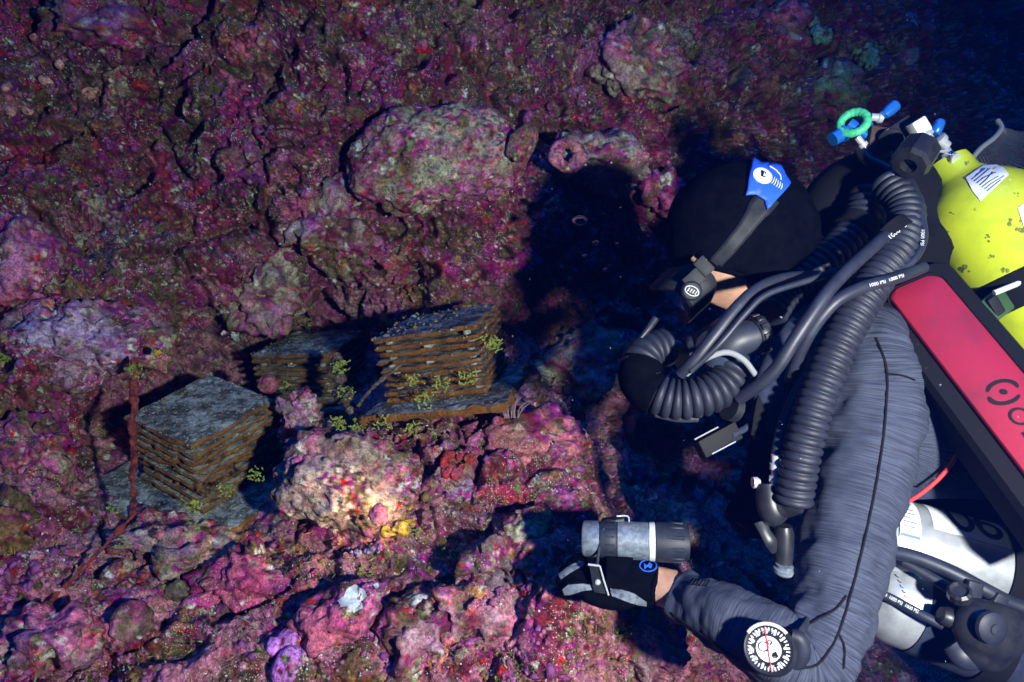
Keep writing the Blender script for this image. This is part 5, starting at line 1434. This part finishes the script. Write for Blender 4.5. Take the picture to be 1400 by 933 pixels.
# ------------------------------------------------------------------ netting behind the yellow cylinder
nb_ = thing('mesh_net', P(1370, 250, 1.15), 'fine grey mesh net with a stiff rim behind the yellow cylinder', 'net')
rim = spline(cp([(1322, 226, 1.12), (1340, 204, 1.13), (1360, 188, 1.14), (1369, 175, 1.15), (1364, 165, 1.16)]), 10)
mk('rim', rings(rim, .0042, 8)[0], M['net'], nb_)
e_ = spline(cp([(1420, 300, 1.08), (1430, 260, 1.10), (1440, 230, 1.12), (1450, 200, 1.15), (1450, 180, 1.18)]), 10)
V_, F_ = [], []
def thread(p, q, sag, r=0.00028, n=5):
    t = np.linspace(0, 1, n)[:, None]
    C2 = np.array(p) * (1 - t) + np.array(q) * t + np.array(FWD) * (sag * 4 * t * (1 - t))
    b = len(V_); (v, f), _ = rings(C2, r, 3, cap=False)
    V_.extend(v); F_.extend([[i + b for i in x] for x in f])
K1, K2 = 30, 26
rim2 = np.stack([np.interp(np.linspace(0, 1, K2), np.linspace(0, 1, len(rim)), rim[:, k]) for k in range(3)], 1)
e2_ = np.stack([np.interp(np.linspace(0, 1, K2), np.linspace(0, 1, len(e_)), e_[:, k]) for k in range(3)], 1)
for i in range(K2): thread(rim2[i], e2_[i], .03)
for j in range(K1):
    t = j / (K1 - 1)
    C2 = rim2 * (1 - t) + e2_ * t + np.array(FWD) * (.03 * 4 * t * (1 - t))
    b = len(V_); (v, f), _ = rings(C2, 0.00028, 3, cap=False); V_.extend(v); F_.extend([[i + b for i in x] for x in f])
mk('netting', (V_, F_), M['net'], nb_)
# ------------------------------------------------------------------ things growing on the rock
def base_of(n):
    n = Vector(n).normalized(); a = n.orthogonal().normalized(); return n, a, n.cross(a)
def blob(c, n, r, h, seed, sub=3, lump=0.25, e=1.0, rot=0.0, sc=1.0):
    """rounded growth of radius r (e: length/width), height h, standing on c along n"""
    V, Fc = ICO[sub]
    n, a, b = base_of(n)
    a2 = a * math.cos(rot) + b * math.sin(rot); b2 = b * math.cos(rot) - a * math.sin(rot)
    k = 1 + lump * fbm(V * 0.05 + seed * 1.7, 0.05 * sc, 3, seed)
    W = V * k[:, None]
    W = np.array(c) + W[:, :1] * np.array(a2) * r * e + W[:, 1:2] * np.array(b2) * r + (W[:, 2:3] * 0.8 + 0.25) * np.array(n) * h
    return W.tolist(), Fc.tolist()
def on_rock(px, py, lift=0.0):
    p, n, d = surf(px, py, -lift)
    return p, (n * 0.6 + (CAM - p).normalized() * 0.7).normalized(), d
TINT = {'purple_sponge': ((0.42, 0.15, 0.46), 1.6), 'brown_coral': ((0.085, 0.055, 0.04), 0.8), 'brown_sponge': ((0.12, 0.065, 0.02), 0.8), 'red_sponge': ((0.30, 0.008, 0.010), 0.85),
 'pink': ((0.40, 0.13, 0.21), 0.75), 'palepink': ((0.46, 0.20, 0.19), 0.9), 'pale': ((0.36, 0.37, 0.36), 0.75), 'orange': ((0.36, 0.11, 0.02), 0.75), 'yellow_sponge': ((0.40, 0.25, 0.03), 0.8),
 'lavender': ((0.22, 0.17, 0.32), 0.85), 'teal': ((0.17, 0.30, 0.22), 0.8), 'tan': ((0.26, 0.18, 0.11), 0.7)}
def growth(name, vf, m, parent=None, rough=1.0, seed=0):
    """living lump: knobbly skin in its own colour with the reef's crusts creeping over it"""
    W = np.array(vf[0]); Fc = np.array(vf[1])
    c0 = W.mean(0); n = W - c0; n /= np.linalg.norm(n, axis=1)[:, None] + 1e-9
    s = np.ptp(W, axis=0).max()
    w1, _, wi = worley(W, max(0.005, s * 0.16), seed + 3)
    W = W + n * ((np.sqrt(np.clip(0.8 - w1, 0, 1)) - 0.4) * s * 0.05 * rough * (0.4 + wi) + fbm(W, s * 0.35, 3, seed) * s * 0.10 * rough)[:, None]
    t, k = TINT[m]
    c = crust(W, T_BIG, T_SMALL, 0.3, t, k)
    c[:, 3] *= 0.5
    return mk(name, (W, Fc), M['reef_smooth'], parent, col=c)
def solo(name, label, cat, px, py, r, hk, m, seed, e=1.0, rot=0.0, lump=0.25, sub=4, d=None, group=None):
    p, n, dd = on_rock(px, py)
    if d: p = P(px, py, d); dd = d
    rr = px2m(r, dd)
    return tag(growth(name, blob(p, n, rr, rr * hk, seed, max(sub, 3), lump * 1.3, e, rot), m, None, 0.6, seed), label, cat, group)
def cluster(name, label, cat, items, m, lump=0.25, group=None, sub=3, rough=1.0):
    """one growth made of several lobes: items = (px, py, radius px, height factor)"""
    first = on_rock(items[0][0], items[0][1])[0]
    t = thing(name, first, label, cat, group)
    for k, (x, y, r, hk) in enumerate(items):
        p, n, d = on_rock(x, y)
        p = p - n * px2m(r, d) * 0.25
        growth('lobe', blob(p, n, px2m(r, d), px2m(r, d) * hk, k * 3 + int(x), max(sub, 3), lump, 1 + 0.5 * random.random(), random.random() * 3), m, t, rough, k)
    return t

cluster('sponge', 'violet bulbous sponge at the bottom edge', 'sponge', [(399, 884, 19, 1.6), (394, 908, 21, 1.6), (376, 880, 10, 1.4), (386, 870, 9, 1.2)], 'purple_sponge', 0.12, sub=4, rough=0.25)
dc = solo('disc_coral', 'dark round disc coral in the lower left', 'coral', 182, 847, 27, 0.55, 'brown_coral', 4, 1.0, lump=0.12, sub=4)
solo('cup_coral', 'small brown pitted cup coral near the red sponge', 'coral', 243, 806, 15, 0.9, 'brown_coral', 5, lump=0.2)
solo('tunicate', 'oval mauve-brown tunicate left of the red sponge', 'tunicate', 158, 780, 14, 1.0, 'brown_coral', 6, 1.5, 0.3, 0.1)
cluster('sponge', 'bright red crescent sponge below the left stack', 'sponge', [(208, 760, 6, 1.2), (206, 768, 7, 1.2), (202, 776, 7, 1.2), (196, 784, 7, 1.2), (194, 792, 5, 1.0)], 'red_sponge', 0.15)
solo('sponge', 'small red sponge dot on the log-like rock', 'sponge', 218, 732, 7, 0.9, 'red_sponge', 8, d=1.33)
solo('tunicate', 'tiny round lemon yellow tunicate on the lilac boulder', 'tunicate', 214, 482, 5.5, 1.2, 'yellow_sponge', 9, lump=0.05, d=1.44)
cluster('sponge', 'frosty white lacy sponge beside the beige and pink boulder', 'sponge', [(318 + random.uniform(-12, 12), 446 + random.uniform(-20, 18), random.uniform(2.5, 5), 1.3) for _ in range(26)], 'pale', 0.4, sub=2)
p, n, d = on_rock(776, 212, 0.012)
rt_ = np.linspace(0, 2 * math.pi, 60)
ringv, _ = rings(np.array([tuple(P(776 + (15 + 2 * math.sin(2 * t + 1)) * math.cos(t), 213 + 17 * math.sin(t), 1.715 + 0.012 * math.cos(t + 0.5))) for t in rt_]), px2m(9, 1.7) * (1 + 0.22 * np.sin(rt_ * 2 + 1) + 0.10 * np.sin(rt_ * 7)), 18, cap=False)
tag(growth('sponge', (ringv[0], np.array(ringv[1])), 'pink', None, 0.5, 5), 'pink ring shaped sponge with a dark hole', 'sponge')
solo('limpet', 'dark brown oval limpet at the right end of the largest boulder', 'limpet', 714, 196, 17, 0.5, 'brown_coral', 12, 1.6, 0.2, 0.15, d=1.70)
br = thing('anemone', surf(560, 274)[0], 'pale fringed anemone under the largest boulder', 'anemone')
p, n, d = on_rock(560, 276); p = P(560, 276, d - 0.03)
mk('column', blob(p, n, px2m(15, d), px2m(15, d), 13, 3, 0.15), M['tan'], br)
nn, a_, b_ = base_of(n)
for k in range(34):
    t = random.uniform(0, 6.28); q = random.uniform(0.4, 1.0)
    s0 = p + (a_ * math.cos(t) + b_ * math.sin(t)) * px2m(13, d) * q + nn * 0.016
    mk('tentacle', tube([s0, s0 + nn * 0.010 + (a_ * math.cos(t) + b_ * math.sin(t)) * 0.006, s0 + nn * 0.014 + (a_ * math.cos(t) + b_ * math.sin(t)) * 0.013], [.0016, .0013, .0006], 5, 2), M['pale'], br)
cluster('sponge', 'orange yellow sponge glowing in the torch beam at the boulder tip', 'sponge', [(548, 702, 10, .8), (556, 714, 9, .8), (545, 722, 11, .8), (532, 726, 7, .8), (560, 692, 6, .8), (552, 688, 6, .8)], 'yellow_sponge', 0.35)
solo('tunicate', 'rose pink knob beside the glowing yellow sponge', 'tunicate', 518, 704, 13, 0.9, 'pink', 15, 1.1, lump=0.15, d=1.20)
cl = thing('tunicate_colony', surf(490, 748)[0], 'fringe of small lavender tunicates under the torch lit boulder', 'tunicates')
for k in range(22):
    t = k / 21
    x = 458 + 66 * t + random.uniform(-2, 2); y = 744 + 11 * math.sin(math.pi * t) + random.uniform(-5, 5)
    p, n, d = on_rock(x, y, 0.002)
    growth('tunicate', blob(p, n, px2m(random.uniform(2.6, 4.4), d), px2m(random.uniform(4, 7), d), k, 3, 0.3), 'lavender', cl, 0.5, k)
cluster('sponge', 'orange crust on the mauve stone at the bottom', 'sponge', [(572, 878, 9, .5), (584, 890, 11, .5), (598, 886, 10, .5), (608, 874, 9, .5), (590, 904, 9, .5), (614, 866, 6, .5), (604, 896, 8, .5)], 'orange', 0.5)
solo('sponge', 'smooth orange brown nodule on the lower slope', 'sponge', 602, 817, 15, 0.8, 'orange', 17, 1.1, lump=0.08, d=1.19)
solo('sponge', 'round brown sponge between the left and middle stacks', 'sponge', 366, 526, 13, 1.1, 'brown_sponge', 18, lump=0.12, d=1.52)
PKB = bvh_of(pink_stone)
for poly in ([(474, 806), (484, 800), (498, 806), (503, 815), (494, 822), (497, 832), (484, 838), (474, 830), (466, 832), (462, 822), (470, 815)], [(510, 800), (516, 797), (519, 803), (513, 807)]):
    mk('chalky_patch', decal(PKB, poly, 0.0012, 0.0010, 2), M['pale'], pink_stone)
solo('sponge', 'lilac rounded sponge on the slope right of the silty boulder', 'sponge', 634, 673, 15, 0.8, 'lavender', 20, lump=0.3)
cluster('sponge', 'dark scarlet cluster under the right stack base plate', 'sponge', [(626 + random.uniform(-20, 24), 634 + random.uniform(-11, 13), random.uniform(4, 7), 0.9) for _ in range(16)], 'red_sponge', 0.2, sub=2)
solo('shell', 'pale pink shell in the upper left above the brown crust', 'shell', 127, 129, 8, 0.7, 'palepink', 22, 1.8, -0.4, 0.2)
for k, (x, y, r, lab) in enumerate([(42, 51, 4.5, 'topmost salmon polyp in the upper left corner'), (84, 85, 5.5, 'salmon polyp at the upper right of the group on the left wall'), (64, 107, 6.5, 'largest salmon polyp in the middle of the left wall group'),
        (10, 120, 5, 'upper salmon polyp touching the left edge'), (14, 153, 6, 'lower salmon polyp near the left edge'), (36, 155, 6, 'salmon polyp in the low row just right of the left edge one'), (74, 147, 4.5, 'rightmost salmon polyp of the low row'), (355, 59, 6, 'lone salmon polyp near the top edge, right of the others')]):
    solo('polyp', lab, 'polyp', x, y, r, 1.3, 'palepink', 30 + k, 1.3, k, 0.15, 3, group='salmon polyps on the upper left rock')
for k, (x, y, r, lab) in enumerate([(1222, 66, 16, 'pale green crust high on the fading wall at right'), (1116, 44, 14, 'pale green crust near the top edge right of centre'), (1186, 82, 12, 'small pale green crust left of the highest right one')]):
    cluster('crust_coral', lab, 'coral', [(x + random.uniform(-r, r), y + random.uniform(-r, r), random.uniform(4, 9), 0.7) for _ in range(9)], 'teal', 0.4, sub=2)
cluster('crust_coral', 'pale blue lacy growth on the dark rock above the torch', 'coral', [(880 + 6 * math.sin(k * 0.9) + k * 1.2 - 6, 668 + k * 4, 4.5, 0.8) for k in range(12)], 'pale', 0.5, sub=2)
cluster('crust_coral', 'tan crust between the torch cap and the pale lacy growth', 'coral', [(906 + random.uniform(-16, 20), 690 + random.uniform(-14, 18), random.uniform(6, 10), 0.7) for _ in range(8)], 'tan', 0.4, sub=3)

# branching hydroid beside the right stack
hy = []
p0 = P(700, 572, 1.42)
for k in range(16):
    t = random.uniform(-1, 1)
    tip = p0 + D(t * 0.045 + random.uniform(-.006, .006), 0.035 + 0.03 * random.random() - abs(t) * 0.018, random.uniform(-.02, .02))
    mid = (p0 + tip) / 2 + D(random.uniform(-.005, .005), .004, 0)
    hy.append(tube([p0 + D(t * .015, 0, 0), mid, tip], [.0014, .0011, .0006], 5, 4))
    for q in range(6):
        s0 = mid.lerp(tip, q / 6); hy.append(tube([s0, s0 + D(random.choice((-1, 1)) * .009, .007, random.uniform(-.005, .005))], [.0008, .0004], 4, 2))
tag(mk('hydroid', join(*hy)[:2], M['hydroid']), 'feathery mauve hydroid by the base of the right stack', 'hydroid')

# leafy algae: chains of small round segments
def sprig(px, py, d, n=16, size=0.0042, spread=0.022, seed=0, up=0.7):
    r = random.Random(seed * 13 + int(px)); ps = []
    o = P(px, py, d)
    for b in range(max(5, int(n * 1.5))):
        q = o + D(r.uniform(-.5, .5) * spread, r.uniform(-.5, .3) * spread, r.uniform(-.006, .006))
        dr = D(r.uniform(-1, 1), r.uniform(-0.3, 1) * up, r.uniform(-1, .1)).normalized()
        for k in range(r.choice((3, 4, 5))):
            s = size * r.uniform(.7, 1.2)
            nx_ = D(r.uniform(-.6, .6), r.uniform(-.6, .6), -1).normalized(); a = nx_.orthogonal().normalized(); c = nx_.cross(a)
            V = [tuple(q + (a * math.cos(t) + c * math.sin(t)) * s * (1 + .15 * math.sin(3 * t))) for t in np.linspace(0, 2 * math.pi, 7, endpoint=False)]
            V += [tuple(Vector(v) + nx_ * s * 0.3) for v in V]
            ps.append((V, [list(range(7)), list(range(13, 6, -1))] + [[i, (i + 1) % 7, 7 + (i + 1) % 7, 7 + i] for i in range(7)]))
            q = q + dr * s * 1.7; dr = (dr + D(r.uniform(-.5, .5), r.uniform(-.4, .5), r.uniform(-.4, .2))).normalized()
    return join(*ps)[:2]
SPR = [(264, 690, 1.335, 18, 'algae sprig on the front corner of the left stack near its base'),
 (313, 668, 1.36, 14, 'algae sprig on the lower right side of the left stack'),
 (350, 648, 1.39, 16, 'algae sprig at the right foot of the left stack'),
 (268, 716, 1.32, 8, 'tiny algae sprig on the left base plate below the corner'),
 (156, 690, 1.34, 8, 'tiny algae sprig on the left base plate by the red rod foot'),
 (184, 505, 1.40, 18, 'algae tuft crowning the upright red rod'),
 (172, 738, 1.28, 10, 'algae sprig hanging where the two red rods meet'),
 (465, 500, 1.55, 26, 'yellow green algae on the top of the overgrown stake'),
 (474, 535, 1.52, 20, 'yellow green algae halfway down the overgrown stake'),
 (462, 578, 1.46, 26, 'yellow green algae bush at the foot of the overgrown stake'),
 (492, 580, 1.44, 18, 'algae sprig right of the overgrown stake foot'),
 (391, 529, 1.62, 10, 'algae sprig in front of the middle stack'),
 (676, 470, 1.44, 24, 'yellow green algae on the right corner of the right stack'),
 (604, 525, 1.36, 18, 'pale algae in the middle of the right stack front'),
 (640, 515, 1.38, 18, 'dim algae on the right half of the right stack front'),
 (566, 521, 1.35, 12, 'algae sprig on the left half of the right stack front'),
 (580, 548, 1.35, 14, 'algae sprig along the lowest plates of the right stack'),
 (655, 462, 1.40, 12, 'algae sprig on the upper plates of the right stack'),
 (560, 585, 1.36, 16, 'algae sprig on the front edge of the right base plate'),
 (524, 576, 1.38, 14, 'algae sprig at the left end of the right base plate'),
 (568, 726, 1.19, 12, 'yellow algae sprig beside the glowing sponge'),
 (500, 782, 1.18, 12, 'algae sprig below the lavender tunicates'),
 (620, 760, 1.22, 10, 'algae sprig on the slope above the orange brown nodule'),
 (850, 862, 1.14, 22, 'yellow green algae below the gloved hand'),
 (420, 440, 1.78, 12, 'green algae just above the middle stack'),
 (8, 490, 1.40, 14, 'yellow algae at the left edge below the lilac boulder'),
 (18, 905, 1.02, 12, 'yellow algae in the bottom left corner')]
for k, (x, y, d, n_, lab) in enumerate(SPR):
    if k in (25, 26, 20, 21, 22, 23, 24): d = surf(x, y)[2] - 0.012
    tag(mk('algae_sprig', sprig(x, y, d, n_, 0.0017, 0.034, k), M['algae'], smooth=False), lab, 'algae', 'leafy algae sprigs')

# bubbles from the breathing loop
for k, (x, y, r, lab) in enumerate([(793, 302, 9, 'largest gas bubble in the shadow left of the hood'), (815, 332, 4, 'small gas bubble below the largest one'), (844, 334, 2.5, 'tiny gas bubble nearest the hood'), (800, 350, 3, 'small gas bubble low left in the hood shadow'), (828, 369, 3, 'lowest gas bubble in the hood shadow')]):
    dd = 1.35; V, Fc = ICO[3]; rr = px2m(r, dd)
    Wb = V * [rr * 1.15, rr, rr * 0.75]
    Wb = Wb + 0.12 * rr * np.stack([perlin(V + k, 0.8, 1)] * 3, 1)
    tag(mk('bubble', ((Wb + np.array(P(x, y, dd))), Fc), M['bubble']), lab, 'bubble', 'gas bubbles')

# uncountable: chalky grains, turf and knobs all over the rock
inb = (_ppx > -20) & (_ppx < 1320) & (_ppy > -20) & (_ppy < 950)
cand = np.where(inb)[0]
def scatter(n, dens, seed):
    g = np.random.default_rng(seed)
    i = g.choice(cand, n * 6, replace=True)
    k = dens(RP[i]); i = i[g.random(len(i)) < k][:n]
    return i, g
def grains(name, label, i, g, smin, smax, m, lift=0.3, sub=1):
    V, Fc = ICO[sub]
    p = RP[i]; s = (smin + (smax - smin) * g.random(len(i)) ** 2)
    jit = g.normal(0, 0.30, (len(i), len(V), 1)) + 1
    sc = g.uniform(0.6, 1.4, (len(i), 1, 3))
    W = p[:, None, :] + _vn[i][:, None, :] * s[:, None, None] * lift + V[None] * jit * sc * s[:, None, None]
    Fa = (Fc[None] + (np.arange(len(i)) * len(V))[:, None, None]).reshape(-1, 3)
    o = mk(name, (W.reshape(-1, 3), Fa), m if not isinstance(m, str) else M[m], org=(0, 0, 0))
    tag(o, label, None, None, 'stuff')
i, g = scatter(2600, lambda p: sstep(0.0, 0.35, fbm(p, 0.09, 3, 201)), 1)
grains('chalk_grains', 'scattered chalky grains', i, g, .0008, .0026, 'pale')
i, g = scatter(700, lambda p: sstep(0.15, 0.4, fbm(p, 0.10, 3, 211)), 2)
grains('scarlet_growth', 'scattered scarlet crust knobs', i, g, .0012, .0050, 'red_sponge', -0.3)
i, g = scatter(2600, lambda p: sstep(0.0, 0.35, fbm(p, 0.13, 3, 221)), 3)
grains('pink_knobs', 'crowds of small pink coralline knobs', i, g, .0015, .0070, M['pinkknob'], -0.35)
i, g = scatter(2600, lambda p: sstep(-0.05, 0.3, fbm(p, 0.12, 3, 231)), 4)
grains('purple_knobs', 'crowds of small purple coralline knobs', i, g, .002, .0095, M['purpleknob'], -0.4)
i, g = scatter(1500, lambda p: sstep(-0.05, 0.3, fbm(p, 0.12, 3, 241)), 5)
grains('brown_knobs', 'crowds of brown and tan lumps', i, g, .002, .009, 'brown_sponge', -0.4)
# turf: short ragged blades in patches
i, g = scatter(5200, lambda p: sstep(0.08, 0.30, fbm(p, 0.11, 4, 251)), 6)
def blades(name, label, i, g, lmin, lmax, wd, m, per=3):
    i = np.repeat(i, per); k = len(i)
    n = _vn[i] + g.normal(0, .7, (k, 3)); n /= np.linalg.norm(n, axis=1)[:, None]
    side = np.cross(n, g.normal(0, 1, (k, 3))); side /= np.linalg.norm(side, axis=1)[:, None]
    L = (lmin + (lmax - lmin) * g.random(k))[:, None]
    b = RP[i] + g.normal(0, .003, (k, 3)) - n * 0.001
    bend = g.normal(0, .35, (k, 3)) * L
    V = np.stack([b - side * wd, b + side * wd, b + n * L * .55 + side * wd * .9 + bend * .4, b + n * L * .55 - side * wd * .9 + bend * .4, b + n * L + bend], 1)
    o4 = (np.arange(k) * 5)[:, None]
    Fa = np.concatenate([o4 + [0, 1, 2], o4 + [0, 2, 3], o4 + [3, 2, 4]], 0)
    tag(mk(name, (V.reshape(-1, 3), Fa), M[m], org=(0, 0, 0)), label, None, None, 'stuff')
blades('algal_turf', 'short olive algal turf in ragged patches', i, g, .004, .011, .0009, 'turf')
i, g = scatter(900, lambda p: sstep(0.15, 0.35, fbm(p, 0.10, 4, 261)), 7)
blades('green_turf', 'sparse yellow green algal blades', i, g, .004, .010, .0014, 'algae')
# specks drifting in the water
g = np.random.default_rng(9)
k = 180
pp = np.array([tuple(P(*t)) for t in zip(g.uniform(0, 1400, k), g.uniform(0, 933, k), g.uniform(0.55, 1.3, k))])
V, Fc = ICO[1]
W = pp[:, None, :] + V[None] * (g.uniform(.00015, .00050, k))[:, None, None]
tag(mk('drifting_specks', (W.reshape(-1, 3), (Fc[None] + (np.arange(k) * len(V))[:, None, None]).reshape(-1, 3)), M['pale'], org=(0, 0, 0)), 'tiny specks drifting in the water', None, None, 'stuff')
HAZE = 0.17
# ------------------------------------------------------------------ water haze
def haze():
    m = bpy.data.materials.new('sea_water'); m.use_nodes = True
    nt = m.node_tree; nt.nodes.clear()
    out = nt.nodes.new('ShaderNodeOutputMaterial'); v = nt.nodes.new('ShaderNodeVolumePrincipled')
    v.inputs['Color'].default_value = (0.002, 0.025, 0.20, 1)
    v.inputs['Absorption Color'].default_value = (0.01, 0.80, 0.86, 1)
    v.inputs['Density'].default_value = HAZE
    v.inputs['Anisotropy'].default_value = 0.6
    nt.links.new(v.outputs[0], out.inputs['Volume'])
    o = mk('haze', box((2.0, 5.5, 1.0), (16, 0, 0), (0, 12, 0), (0, 0, 9)), m, smooth=False, org=(0, 0, 0))
    tag(o, None, None, None, 'stuff')
haze()
